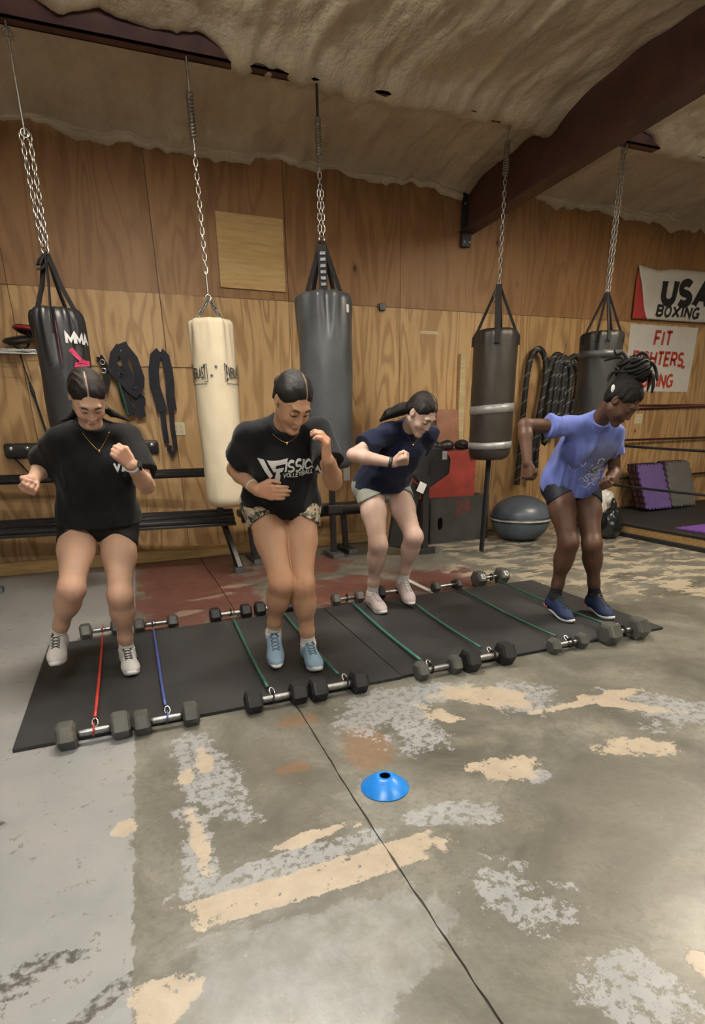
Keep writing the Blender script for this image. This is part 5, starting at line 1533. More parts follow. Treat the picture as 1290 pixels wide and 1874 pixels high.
M_SOCKW = simple('white_sock', (.66, .65, .62), .85, 0, .2, .05, 20, .3, 300); M_SOCKB = simple('black_sock', (.008, .008, .010), .85); M_LACED = simple('dark_lace', (.05, .05, .045), .8); M_LACEW = simple('pale_lace', (.45, .44, .42), .8)
M_BROW = simple('dark_brow', (.012, .008, .006), .7); M_PINKHEEL = simple('coral_heel', (.60, .10, .10), .55); M_GOLD = simple('gold_chain', (.75, .52, .18), .25, 1.0)

# head-local feature layout: x to her left, y forward, z up; metres, before scaling
def head_solids(F, c, R, s, neck, chest_up):
    def g(p): return c + (np.array(p)*s) @ R
    def e(p, r, k=.012, op='u'): F.ell(g(p), R, np.array(r)*s, k, op)
    def k_(a, b, ra, rb, k=.012, op='u'): F.cone(g(a), g(b), ra*s, rb*s, k, op)
    F.cone(neck - chest_up*.05, g((0, -.035, -.055)), .056*s, .050*s, .03)
    e((0, -.018, .028), (.074, .092, .085), .02)
    e((0, .030, -.030), (.060, .060, .078), .03)
    k_((.046, .0, -.052), (.014, .066, -.100), .024, .017, .02); k_((-.046, .0, -.052), (-.014, .066, -.100), .024, .017, .02)
    e((0, .078, -.099), (.021, .017, .016), .018)
    e((.036, .058, -.034), (.022, .020, .020), .02); e((-.036, .058, -.034), (.022, .020, .020), .02)      # cheeks
    e((0, .078, .030), (.050, .012, .010), .018)                                                               # brow
    e((.030, .098, .008), (.017, .014, .012), .012, 's'); e((-.030, .098, .008), (.017, .014, .012), .012, 's')
    e((.030, .0765, .006), (.0145, .0105, .0105), .004); e((-.030, .0765, .006), (.0145, .0105, .0105), .004) # lids
    k_((0, .086, .014), (0, .100, -.030), .0070, .0098, .012)
    e((.010, .093, -.033), (.0080, .009, .0070), .007); e((-.010, .093, -.033), (.0080, .009, .0070), .007)
    e((0, .0885, -.0615), (.022, .0085, .0055), .004); e((0, .0875, -.0725), (.019, .0085, .0062), .004)
    for sx in (1, -1):
        e((.0755*sx, -.012, -.002), (.008, .019, .029), .006); e((.083*sx, -.008, .002), (.005, .010, .017), .004, 's')
def head_tone(vs, c, R, s, base, lip, brow):
    q = (vs-c) @ R.T / s
    col = np.tile(np.array(base), (len(vs), 1))
    near = (np.abs(q) < .14).all(1)
    def put(mask, colr, a): 
        m = (mask*a*near)[:, None]; col[:] = col*(1-m)+np.array(colr)*m
    x, y, z = q[:, 0], q[:, 1], q[:, 2]
    ax = np.abs(x)
    def bump(u, w): return np.clip(1.3-1.3*u/w, 0, 1)
    put(bump(np.sqrt((x/.024)**2+((z+.067)/.0105)**2), 1.0)*(y > .07), lip, .8)
    put(bump(np.abs(z-(.030+.004*np.cos((ax-.03)*60))), .0048)*bump(np.abs(ax-.032), .026)*(y > .05), brow, .9)
    put(bump(np.abs(z-(.0005-.15*(ax-.03)**2/.03)), .0032)*bump(np.abs(ax-.030), .017)*(y > .05), tuple(b*.12 for b in brow), .95)  # lashes
    put(bump(np.sqrt(((ax-.036)/.03)**2+((z+.03)/.026)**2), 1.0)*(y > .04), (base[0]*1.0, base[1]*.80, base[2]*.76), .45)
    return col
def hand_solids(F, w, a, c, side, pose='fist', s=1.0):
    """w wrist, a along the hand, c palm normal, side 'R'/'L'"""
    a = nrmz(a); c = c-a*(a @ c); c = nrmz(c)
    b = np.cross(a, c) if side == 'R' else np.cross(c, a)      # towards the thumb
    def g(u, v, n): return w + (a*u + b*v + c*n)*s
    for v in (.026, .009, -.008, -.024):
        F.cone(g(.004, v*.6, 0), g(.080-abs(v-.005)*.25, v, -.002), .0135*s, .0125*s, .008)
    F.cone(g(.015, .018, .010), g(.055, .028, .014), .015*s, .012*s, .01); F.cone(g(.02, -.02, .01), g(.06, -.022, .008), .013*s, .011*s, .01)
    ln = (.95, 1.05, 1.0, .80)
    for i, v in enumerate((.027, .009, -.009, -.026)):
        m = np.array((.080-abs(v-.005)*.25, v, -.002))
        if pose == 'fist': steps = ((.010, 0, .036), (-.024, 0, .010), (-.012, 0, -.016))
        elif pose == 'relaxed': steps = ((.036, .001, .012), (.020, .0, .012), (.013, 0, .012))
        else: steps = ((.030, .002, .022), (.006, 0, .022), (-.006, 0, .014))
        p0 = m; rad = (.0098, .0090, .0082, .0072)
        for k, st in enumerate(steps):
            p1 = p0+np.array(st)*ln[i]
            F.cone(g(*p0), g(*p1), rad[k]*s, rad[k+1]*s, .0035 if k else .007); p0 = p1
    if pose == 'fist': tp = ((.022, .026, .012), (.052, .040, .026), (.070, .026, .044), (.066, .006, .050))
    else: tp = ((.022, .026, .010), (.050, .046, .020), (.078, .046, .030), (.098, .040, .036))
    for k in range(3): F.cone(g(*tp[k]), g(*tp[k+1]), (.014, .0108, .0098)[k]*s, (.0108, .0098, .0082)[k]*s, .006)

def make_person(J, spec):
    s = spec['s']; J = {k: V3(v) for k, v in J.items()}
    root = thing('person', spec['label'], 'person', tuple(spec['base']), 0, 'women training on the mats')
    inv = Matrix.Translation(-Vector(spec['base']))
    def part(name, me, mat, parent=root, inv_done=False):
        if parent is root: me.transform(inv)
        else: me.transform(inv)
        return link_mesh(name, me, mat, parent, True)
    up = nrmz(J['neck']-J['pel'])
    for sd in ('R', 'L'):
        o_ = 'L' if sd == 'R' else 'R'
        J['sh'+sd] = J['sh'+sd] - up*.022 + nrmz(J['sh'+o_]-J['sh'+sd])*.012
    exp_ = J['hipL']-J['hipR']; exp_ = nrmz(exp_-up*(exp_ @ up)); fp = np.cross(exp_, up)
    exc = J['shL']-J['shR']; exc = nrmz(exc-up*(exc @ up)); fc = np.cross(exc, up)
    Rp = np.array([exp_, fp, up]); Rc = np.array([exc, fc, up])
    L = np.linalg.norm(J['neck']-J['pel'])
    def T(f, x=0, y=0, R=None):
        """point on the trunk: fraction up the spine, offset left, offset forward"""
        R_ = Rp*(1-f)+Rc*f if R is None else R
        back = -.025*math.sin(math.pi*min(1, max(0, f)))
        return J['pel']+up*(L*f) + R_[0]*x*s + R_[1]*(y+back)*s
    # ------------ head frame
    hf = nrmz(V3(spec['gaze'])); hu0 = V3(spec.get('head_up', (0, 0, 1))); hl = nrmz(np.cross(hu0, hf)); hu = np.cross(hf, hl)
    Rh = np.array([hl, hf, hu]); hc = J['head']; hs = spec.get('hs', .96)
    # ------------ body
    F = Field()
    F.ell(T(.02), Rp, V3((.160, .110, .115))*s, .04); F.ell(T(.36), Rp, V3((.122, .092, .15))*s, .06); F.ell(T(.70), Rc, V3((.142, .100, .16))*s, .06)
    for gi, sd in enumerate(('R', 'L')):
        sg = -1 if sd == 'R' else 1
        F.grp = 0
        F.cone(T(.95, .03*sg, 0), J['sh'+sd], .042*s, .038*s, .04)
        F.grp = 1+gi
        F.cone(J['sh'+sd], J['el'+sd], .043*s, .036*s, .03)
        el, wr = J['el'+sd], J['wr'+sd]
        F.cone(el, el+(wr-el)*.28, .036*s, .039*s, .02); F.cone(el+(wr-el)*.28, wr, .039*s, .0262*s, .02)
        hd = spec['hand'+sd]
        hand_solids(F, wr, hd[0] if hd[0] is not None else J['hd'+sd]-wr, V3(hd[1]), sd, hd[2], s*.98)
        F.grp = 3+gi
        hp, kn, an, to = J['hip'+sd], J['knee'+sd], J['ank'+sd], J['toe'+sd]
        kf = kn-(hp+an)/2; kf = kf-(an-hp)*((kf @ (an-hp))/((an-hp) @ (an-hp))); kf = nrmz(kf)
        tw = spec.get('thigh', 1.0)
        F.cone(hp, hp+(kn-hp)*.45, .094*s*tw, .081*s*tw, .04); F.cone(hp+(kn-hp)*.45, kn, .080*s*tw, .053*s, .03)
        F.ell(hp-fp*.035-up*.02, Rp, V3((.088, .09, .10))*s, .05)
        xk = nrmz(np.cross(kf, an-kn))
        F.ell(kn+kf*.020*s, np.array([xk, kf, nrmz(np.cross(xk, kf))]), V3((.027, .032, .036))*s, .035)
        cm = kn+(an-kn)*.25-kf*.014*s
        F.cone(kn+kf*.006*s, kn+(an-kn)*.40+kf*.004*s, .047*s, .043*s, .03)
        F.cone(kn-kf*.002, cm, .050*s, .051*s*spec.get('calf', 1), .05); F.cone(cm, kn+(an-kn)*.78-kf*.004*s, .051*s*spec.get('calf', 1), .037*s, .04); F.cone(kn+(an-kn)*.75, an, .038*s, .034*s, .02)
        F.cone(an, an*.72+to*.28-V3((0, 0, .024)), .032*s, .020*s, .02)
    F.grp = 0
    head_solids(F, hc, Rh, hs, J['neck'], up)
    me, vs = field_mesh('body', F, spec.get('h', .0044))
    col = head_tone(vs, hc, Rh, hs, spec['skin'], spec['lip'], spec['brow'])
    for sd in ('R', 'L'):   # warmer knees, elbows and knuckles
        for nm, rr in (('knee', .075), ('el', .06), ('hd', .07)):
            w = np.exp(-(((vs-J[nm+sd])**2).sum(1))/rr**2*1.4)[:, None]*spec.get('flush', .5)
            col = col*(1-w)+col*np.array((1.02, .80, .76))*w
    set_cols(me, col)
    bb_ = BVHTree.FromPolygons([Vector(v) for v in vs.tolist()], [tuple(p.vertices) for p in me.polygons])
    bodyo = part('body', me, spec.get('skinmat', M_SKIN))
    def on_face(x_, z_, off):
        o_ = Vector(hc+(V3((x_, .125, z_))*hs) @ Rh); hit = bb_.ray_cast(o_, Vector(-Rh[1]), .10); return (hit[0]+Vector(Rh[1])*off) if hit[0] is not None else Vector(hc+(V3((x_, .08, z_))*hs) @ Rh)
    for nm, pts_, rad in (('eyebrow', [(.013, .027), (.022, .0315), (.034, .0325), (.046, .027)], [.0022, .0032, .0030, .0014]), ('eyelashes', [(.016, .0005), (.023, -.0035), (.031, -.0045), (.039, -.0025), (.045, .0015)], [.0010, .0018, .0021, .0021, .0012])):
        for sx in (-1, 1):
            b_ = MB(); b_.tube([on_face(x_*sx, z_, .0003) for x_, z_ in pts_], rad, 6); part(nm, b_.mesh(nm), M_BROW)
    # ------------ shirt
    S = Field(); tee = spec['tee']
    wq = tee.get('w', 1.0)
    hemf = tee.get('hem', .02)
    hemn = nrmz(-(up*.35+V3((0, 0, 1))*.65) - fp*tee.get('hem_tilt', 0.0))
    S.ell(T(.02, 0, .0), Rp, V3((.205*wq, .150, .17))*s, .05); S.ell(T(.32), Rp, V3((.180*wq, .135, .17))*s, .08); S.ell(T(.62, 0, .012), Rc, V3((.176*wq, .130, .17))*s, .08)
    S.ell((J['hipR']+J['hipL'])/2-fp*.045*s-V3((0, 0, .01)), Rp, V3((.190*wq, .125, .16))*s, .06)
    for sg in (-1, 1): S.ell(T(.66, .072*sg, .070), Rc, V3((.070, .060, .070))*s, .05)
    for sd in ('R', 'L'):
        sg = -1 if sd == 'R' else 1
        S.cone(T(.975, .035*sg, -.005), J['sh'+sd]+up*.002, .052*s, .050*s, .045)
        sh, el = J['sh'+sd], J['el'+sd]; dr = nrmz(el-sh); f = tee.get('slv'+sd, tee.get('slv', .62)); q = sh+(el-sh)*f
        S.cone(sh, q+dr*.05, .053*s, tee.get('sw', .074)*s, .05, cut=[(q, dr)])
    nk = J['neck']+up*.020*s
    n0 = J['neck']-up*.05; nd = nrmz(hc+(V3((0, -.035, -.055))*hs) @ Rh-n0); nc = n0+nd*.070*s
    S.cone(n0, nc+nd*.02, .064*s, .061*s, .03, cut=[(nc+nd*.004, nd)])
    S.cone(nc+nd*.052*s, nc+nd*.13*s, .056*s, .075*s, .006, 's')
    hp_ = T(hemf)
    sd_ = spec['seed']; wa0 = tee.get('wr', .006)
    def post(P, d, hp_=hp_, hemn=hemn):
        q_ = (P-hp_) @ Rp.T
        wa = wa0*np.clip((np.sqrt(((P-J['neck'])**2).sum(1))-.06)/.12, .1, 1)
        d = d + wa*wob(P, sd_, 24.0) + wa*.8*np.abs(wob(q_*np.array((1.0, .6, .45)), sd_+5, 42.0))-wa*.3
        hem = (P-hp_) @ hemn + .003*np.sin((P @ exp_)*22+sd_)
        armfar = np.minimum(1, 0)
        keep = np.zeros(len(P), bool)
        for sdx in ('R', 'L'):   # the hem plane must not trim a sleeve that hangs below it
            sh, el = J['sh'+sdx], J['el'+sdx]; ba = el-sh; h = np.clip((P-sh) @ ba/(ba @ ba), 0, 1)
            keep |= (((P-sh-h[:, None]*ba)**2).sum(1) < (.09*s)**2)
        return np.where(keep, d, np.maximum(d, hem))
    S.post = post
    me, vs = field_mesh('t_shirt', S, .005)
    shirt = part('t_shirt', me, tee['mat'])
    # collar rib
    n_ = nrmz(up*.8-fc*.15+fc*.0); rb_ = MB(); cc = nc+nd*.002; ny = nrmz(np.cross(nd, exc)); nx = np.cross(ny, nd)
    bvh = BVHTree.FromPolygons([Vector(v) for v in vs.tolist()], [tuple(p.vertices) for p in me.polygons])
    ringp = []
    for i in range(28):
        a = 2*math.pi*i/28; dvec = nx*math.cos(a)*.060*s + ny*math.sin(a)*.060*s
        ringp.append(Vector(cc+dvec))
    rb_.tube([Vector(p) for p in ringp], .0065*s, 6, closed=True)
    m2 = rb_.mesh('collar'); o = part('collar', m2, tee.get('rib', tee['mat']), shirt)
    # ------------ shorts
    H = Field(); sp = spec['shorts']; g_ = sp.get('grow', .006)
    H.ell(T(.03), Rp, V3((.166+g_, .118+g_, .12))*s, .03, cut=[(T(.16), up)])
    for sd in ('R', 'L'):
        hp, kn = J['hip'+sd], J['knee'+sd]; dr = nrmz(kn-hp); tw = spec.get('thigh', 1.0)
        sg = -1 if sd == 'R' else 1
        q = hp+dr*sp['len']; cn = nrmz(dr*.8 - exp_*sg*sp.get('flare', .35) - V3((0, 0, .3)))
        H.cone(hp-dr*.02, hp+(kn-hp)*.5, (.096*tw+g_)*s, (.083*tw+g_)*s, .03, cut=[(q, cn)])
        H.ell(hp-fp*.035-up*.02, Rp, V3((.092+g_, .094+g_, .105))*s, .04, cut=[(q, cn)])
    H.post = lambda P, d: d + sp.get('wr', .002)*wob(P, sd_+9, 38.0)
    me, vs2 = field_mesh('shorts', H, .005)
    part('shorts', me, sp['mat'])
    # ------------ shoes and socks
    for sd in ('R', 'L'):
        an, to, kn = J['ank'+sd], J['toe'+sd], J['knee'+sd]
        v = to-an; hor = nrmz(V3((v[0], v[1], 0))); pit = math.atan2(-v[2], math.hypot(v[0], v[1]))-math.radians(19)
        pit = spec['pitch'+sd] if spec.get('pitch'+sd) is not None else pit
        yaw_ = spec.get('toe'+sd, 0.0); hor = V3((hor[0]*math.cos(yaw_)-hor[1]*math.sin(yaw_), hor[0]*math.sin(yaw_)+hor[1]*math.cos(yaw_), 0))
        left = np.cross((0, 0, 1), hor); f = hor*math.cos(pit)-V3((0, 0, 1))*math.sin(pit); u = np.cross(left, f)*-1 if np.cross(left, f)[2] < 0 else np.cross(left, f)
        Rf = np.array([left, f, u]); fs_ = s*spec.get('foot', 1.0)
        org = an - (V3((0, .052, .088))*fs_) @ Rf
        low = min((org+(V3(p)*fs_) @ Rf)[2] for p in ((0, .0, 0), (0, .17, 0), (0, .25, .012)))
        lift = spec.get('lift'+sd)
        if lift is None: org[2] += MAT_T+.001-low
        def gp(p): return org+(V3(p)*fs_) @ Rf
        W = Field(); fl = (gp((0, 0, .016)), -u)
        W.ell(gp((0, .036, .046)), Rf, V3((.036, .040, .052))*fs_, .02, cut=[fl]); W.ell(gp((.004*(1 if sd == 'L' else -1), .185, .034)), Rf, V3((.044, .064, .033))*fs_, .03, cut=[fl])
        W.cone(gp((0, .05, .045)), gp((0, .165, .036)), .038*fs_, .040*fs_, .03, cut=[fl]); W.cone(gp((0, .075, .068)), gp((0, .150, .048)), .032*fs_, .030*fs_, .025, cut=[fl])
        W.cone(gp((0, .045, .060)), gp((0, .044, .096)), .038*fs_, .0395*fs_, .02, cut=[(gp((0, .04, .094)), nrmz(u*.95-f*.25))])
        W.cone(gp((0, .082, .092)), gp((0, .150, .052)), .028*fs_, .028*fs_, .02, cut=[fl])
        me, sv = field_mesh('shoe', W, .0042); sf = [tuple(p.vertices) for p in me.polygons]
        shoe = part('shoe', me, spec['shoe'])
        # sole
        out = []
        sgn = 1 if sd == 'L' else -1
        for i in range(36):
            a = 2*math.pi*i/36; yy = .5-.5*math.cos(a)
            wdt = (.034+.014*math.exp(-((yy-.72)/.22)**2)-.004*math.exp(-((yy-.42)/.15)**2))*(abs(math.sin(a))**.55)
            out.append((math.copysign(wdt, math.sin(a))+.004*sgn*yy, -.008+.268*yy))
        b = MB(); vs_ = []; n_o = len(out)
        for (zz, k) in ((0, .90), (.006, .98), (.018, 1.0), (.026, .985), (.030, .93)):
            for (x_, y_) in out:
                ts = .016*max(0, (y_-.19)/.07)**2 + .006*max(0, (.03-y_)/.04)**2
                vs_.append(gp((x_*k, .126+(y_-.126)*k, zz+ts*(1 if zz < .02 else .7) + (.006 if (y_ < .06 and zz > .02) else 0))))
        fs2 = [(i*n_o+k, i*n_o+(k+1) % n_o, (i+1)*n_o+(k+1) % n_o, (i+1)*n_o+k) for i in range(4) for k in range(n_o)]
        fs2 += [tuple(range(n_o))[::-1], tuple(4*n_o+k for k in range(n_o))]
        b.add([tuple(p) for p in vs_], fs2); part('sole', b.mesh('sole'), spec['sole'], shoe)
        b = MB()
        sb = BVHTree.FromPolygons([Vector(v) for v in sv.tolist()], sf)
        def lay(x_, y_, lift_=.002):
            o_ = Vector(gp((x_, y_, .25))); hit = sb.ray_cast(o_, Vector(-u)); return (hit[0]+Vector(u)*lift_) if hit[0] is not None else Vector(gp((x_, y_, .06)))
        for i in range(5):
            y_ = .088+i*.019; w_ = .020
            for sx in (-1, 1): b.tube([lay(w_*sx*k, y_+.014*(1-k)*.5) for k in (1, .5, 0, -.5, -1)], .0026, 5)
        for sx in (-1, 1): b.tube([lay(0, .090, .004), lay(.014*sx, .094, .010), lay(.024*sx, .104, .008), lay(.012*sx, .099, .006), lay(0, .092, .004)], .0026, 5)
        part('laces', b.mesh('laces'), spec['lace'], shoe)
        if spec.get('heel'):
            b = MB(); b.tube([gp((-.040, .050, .022)), gp((-.030, .010, .022)), gp((0, -.008, .022)), gp((.030, .010, .022)), gp((.040, .050, .022))], .006, 6); part('heel_accent', b.mesh('heel_accent'), spec['heel'], shoe)
        sk = nrmz(kn-an); st = spec.get('sock', .085)
        K = Field(); tp_ = an+sk*st
        K.cone(an, tp_+sk*.02, .0370*s, .0405*s, .02, cut=[(tp_, sk)]); K.cone(an, gp((0, .105, .055)), .0375*s, .031*s, .02)
        K.cone(an, gp((0, .03, .04)), .036*s, .032*s, .02)
        K.post = lambda P, d: d + .0012*np.sin(P[:, 2]*300)
        me, _ = field_mesh('sock', K, .0045); part('sock', me, spec['sockmat'])
    # ------------ hair
    Hf = Field()
    def g(p): return hc+(V3(p)*hs) @ Rh
    hair = spec['hair']; vol = hair.get('vol', 0.0)
    Hf.ell(g((0, -.020, .033)), Rh, V3((.080+vol, .098+vol, .090+vol))*hs, .02)
    if hair.get('nape', 1): Hf.ell(g((0, -.060, -.010)), Rh, V3((.066, .055, .070))*hs, .03)
    yk = np.array([-.2, -.10, -.04, -.012, .012, .030, .055, .075, .092, .2]); zk = np.array([-.08, -.075, -.055, -.030, .020, .040, .064, .080, .090, .115])
    part_x = hair.get('part', 0.0)
    def hpost(P, d):
        q = (P-hc) @ Rh.T/hs
        hl_ = np.interp(q[:, 1], yk, zk) + .10*q[:, 0]**2/.075 - .050*np.clip(np.abs(q[:, 0])/.07, 0, 1)**1.6*np.clip((q[:, 1]+.005)/.045, 0, 1) + .0035*np.sin(q[:, 0]*170+2*np.sin(q[:, 0]*60))
        g_ = (hl_-q[:, 2])*.75*hs
        d = d + .0062*(1-np.clip((q[:, 2]-hl_)/.035, 0, 1))**1.5*(q[:, 1] > -.04)*(np.abs(q[:, 0]) < .11)
        if hair.get('part') is not None: d = d + .0035*np.exp(-((q[:, 0]-part_x)/.0045)**2)*(q[:, 1] > -.05)
        strand = hair.get('rough', .0012)*np.sin(q[:, 1]*150+np.abs(q[:, 0])*70+3*np.sin(q[:, 0]*80))
        inside = (np.abs(q[:, 0]) < .11) & (q[:, 1] > -.125) & (q[:, 2] > -.12)
        return np.where(inside, np.maximum(d+strand, np.where(q[:, 1] > -.07, g_, d)), d+strand)
    for (a, b_, ra, rb2) in hair.get('extra', []): Hf.cone(g(a), g(b_), ra*hs, rb2*hs, .012)
    for (a, b_, ra, rb2) in hair.get('world', []): Hf.cone(V3(a), V3(b_), ra, rb2, .008)
    Hf.post = hpost
    me, hv = field_mesh('hair', Hf, .004)
    q = (hv-hc) @ Rh.T/hs
    pm = np.exp(-((q[:, 0]-part_x)/.0030)**4)*(q[:, 1] > -.04)*(q[:, 2] > .03) if hair.get('part') is not None else np.zeros(len(q))
    ang = np.arctan2(q[:, 2]-.0, q[:, 1]+.09)
    set_cols(me, np.stack([ang*1.0, pm, np.abs(q[:, 0])*8], 1))
    ho = part('hair', me, hair['mat'])
    return dict(root=root, inv=inv, shirt=shirt, bvh=bvh, Rc=Rc, Rp=Rp, T=T, J=J, Rh=Rh, hc=hc, hs=hs, g=g, part=part, up=up, exc=exc, fc=fc, s=s, hair=ho)

def shirt_print(pr, name, strips, f, x0, y0, mat, roll=0.0, curve=1.0):
    """lay flat print on the shirt: origin at trunk fraction f, x to the viewer's right = her left"""
    ca, sa = math.cos(roll), math.sin(roll); b = MB()
    for pts, fs in strips:
        vs = []
        for p in pts:
            u, v = x0+p[0]*ca-p[1]*sa, y0+p[0]*sa+p[1]*ca
            o = pr['T'](f)+pr['exc']*u+pr['up']*v+pr['fc']*.6
            hit = pr['bvh'].ray_cast(Vector(o), Vector(-pr['fc']))
            q = (hit[0]+Vector(pr['fc'])*.0025) if hit[0] is not None else Vector(pr['T'](f)+pr['exc']*u+pr['up']*v+pr['fc']*.14)
            vs.append(tuple(q))
        b.add(vs, fs)
    return pr['part'](name, b.mesh(name), mat, pr['shirt'])
def refine(strips, step=.012):
    """split long quads of a print so that it follows the folds"""
    out = []
    for pts, fs in strips:
        for f in fs:
            q = [Vector(pts[i]) for i in f]
            if len(q) == 3: q.append(q[2])
            n = max(1, int(max((q[1]-q[0]).length, (q[2]-q[3]).length)/step)); m = max(1, int(max((q[3]-q[0]).length, (q[2]-q[1]).length)/step))
            g = [q[0].lerp(q[1], i/n).lerp(q[3].lerp(q[2], i/n), j/m) for i in range(n+1) for j in range(m+1)]
            out.append((g, [(i*(m+1)+j, (i+1)*(m+1)+j, (i+1)*(m+1)+j+1, i*(m+1)+j+1) for i in range(n) for j in range(m)]))
    return out
def necklace(pr, drop, pend=True, fx=0.0):
    pts = []
    for i in range(21):
        a = -1+2*i/20; x_ = .060*a*pr['s']; z_ = -(drop)*(1-abs(a)**1.3)
        o = pr['J']['neck']+pr['exc']*(x_+fx)+pr['up']*(.0+z_)+pr['fc']*.5
        hit = pr['bvh'].ray_cast(Vector(o), Vector(-pr['fc']))
        pts.append((hit[0]+Vector(pr['fc'])*.004) if hit[0] is not None and (hit[0]-Vector(o)).length < .6 else Vector(pr['J']['neck']+pr['exc']*x_+pr['fc']*.06+pr['up']*z_))
    b = MB(); b.tube(pts, .0012, 5)
    if pend: b.ball(tuple(pts[10]+Vector(pr['fc'])*.003), (.006, .004, .008), 8)
    pr['part']('necklace', b.mesh('necklace'), M_GOLD)
def wrist_band(pr, sd, w, r, mat, name='watch', face=None, at=.0, fdir=None):
    J = pr['J']; d = nrmz(J['wr'+sd]-J['el'+sd]); c = J['wr'+sd]-d*(.018+at); x_ = nrmz(np.cross(d, (0.3, .5, .9))); y_ = np.cross(d, x_)
    b = MB(); n = 18; vs = []; fs = []
    for k in range(n):
        a = 2*math.pi*k/n; rad = x_*math.cos(a)+y_*math.sin(a)
        for (q, rr_) in ((-w/2, r), (w/2, r), (w/2, r+.003), (-w/2, r+.003)): vs.append(tuple(c+d*q+rad*rr_))
    for k in range(n):
        k2 = (k+1) % n
        for j in range(4): fs.append((4*k+j, 4*k2+j, 4*k2+(j+1) % 4, 4*k+(j+1) % 4))
    b.add(vs, fs); o = pr['part'](name, b.mesh(name), mat)
    if face:
        fd = nrmz(V3(fdir)-d*(V3(fdir) @ d)); sdv = np.cross(d, fd)
        M4 = Matrix((tuple(d), tuple(sdv), tuple(fd))).transposed().to_4x4(); M4.translation = Vector(c+fd*(r+.004))
        b = MB(); b.rbox((-.020, -.017, -.005), (.020, .017, .006), .004, M=M4); pr['part']('case', b.mesh('case'), face, o)
    return o
# ---------------------------------------------------------------- joints of the four women (metres)
W1 = dict(pel=(-0.174, 3.219, 0.822), neck=(-0.123, 3.045, 1.284), hipR=(-0.268, 3.242, 0.825), hipL=(-0.083, 3.245, 0.803), kneeR=(-0.332, 2.954, 0.542), kneeL=(-0.122, 3.019, 0.464), ankR=(-0.463, 3.170, 0.251), ankL=(-0.140, 3.172, 0.110), toeR=(-0.472, 2.997, 0.152), toeL=(-0.128, 2.982, 0.041), shR=(-0.278, 2.990, 1.251), shL=(0.048, 3.075, 1.254), elR=(-0.377, 3.200, 1.113), elL=(0.079, 2.954, 1.013), wrR=(-0.405, 2.971, 1.063), wrL=(0.021, 2.757, 1.123), hdR=(-0.427, 2.910, 1.024), hdL=(-0.014, 2.717, 1.175), head=(-0.115, 2.886, 1.405))
W2 = dict(pel=(0.741, 2.961, 0.873), neck=(0.697, 2.643, 1.276), hipR=(0.642, 2.941, 0.882), hipL=(0.833, 2.915, 0.872), kneeR=(0.655, 2.707, 0.522), kneeL=(0.767, 2.715, 0.496), ankR=(0.640, 2.912, 0.180), ankL=(0.815, 2.825, 0.116), toeR=(0.616, 2.753, 0.047), toeL=(0.800, 2.629, 0.042), shR=(0.521, 2.668, 1.245), shL=(0.883, 2.645, 1.259), elR=(0.503, 2.900, 1.076), elL=(0.877, 2.488, 1.026), wrR=(0.558, 2.676, 0.989), wrL=(0.786, 2.292, 1.132), hdR=(0.599, 2.610, 0.973), hdL=(0.761, 2.256, 1.193), head=(0.697, 2.456, 1.367))
W3 = dict(pel=(1.653, 3.681, 0.867), neck=(1.714, 3.350, 1.262), hipR=(1.557, 3.661, 0.867), hipL=(1.753, 3.679, 0.865), kneeR=(1.522, 3.443, 0.507), kneeL=(1.770, 3.401, 0.545), ankR=(1.533, 3.579, 0.126), ankL=(1.776, 3.575, 0.20), toeR=(1.515, 3.388, 0.041), toeL=(1.733, 3.431, 0.041), shR=(1.536, 3.335, 1.241), shL=(1.888, 3.395, 1.227), elR=(1.290, 3.288, 1.104), elL=(1.930, 3.660, 1.090), wrR=(1.503, 3.164, 1.054), wrL=(1.84, 3.66, .93), hdR=(1.532, 3.094, 1.073), hdL=(1.83, 3.60, .90), head=(1.683, 3.156, 1.331))
W4 = dict(pel=(2.730, 3.023, 0.862), neck=(2.628, 2.743, 1.273), hipR=(2.635, 3.017, 0.869), hipL=(2.822, 2.980, 0.856), kneeR=(2.557, 2.788, 0.537), kneeL=(2.741, 2.777, 0.516), ankR=(2.572, 2.878, 0.163), ankL=(2.866, 2.826, 0.152), toeR=(2.542, 2.717, 0.046), toeL=(2.805, 2.667, 0.046), shR=(2.466, 2.785, 1.261), shL=(2.79, 2.750, 1.207), elR=(2.184, 2.835, 1.255), elL=(2.883, 2.805, 0.959), wrR=(2.147, 2.735, 1.046), wrL=(2.702, 2.661, 0.920), hdR=(2.123, 2.693, 0.989), hdL=(2.643, 2.619, 0.901), head=(2.631, 2.567, 1.367))

H_BROWN = hair_material('dark_brown_hair', (.004, .003, .0026), (.022, .0145, .0105), (.42, .28, .22))
H_BLACK = hair_material('sleek_black_hair', (.0025, .0024, .0026), (.011, .0095, .009), (.30, .19, .14), .26)
H_BLACK2 = hair_material('black_brown_hair', (.003, .0026, .0026), (.016, .012, .0105), (.34, .24, .20), .30)
H_LOCS = hair_material('coily_black_hair', (.003, .0025, .0025), (.010, .0075, .007), (.05, .03, .02), .55)

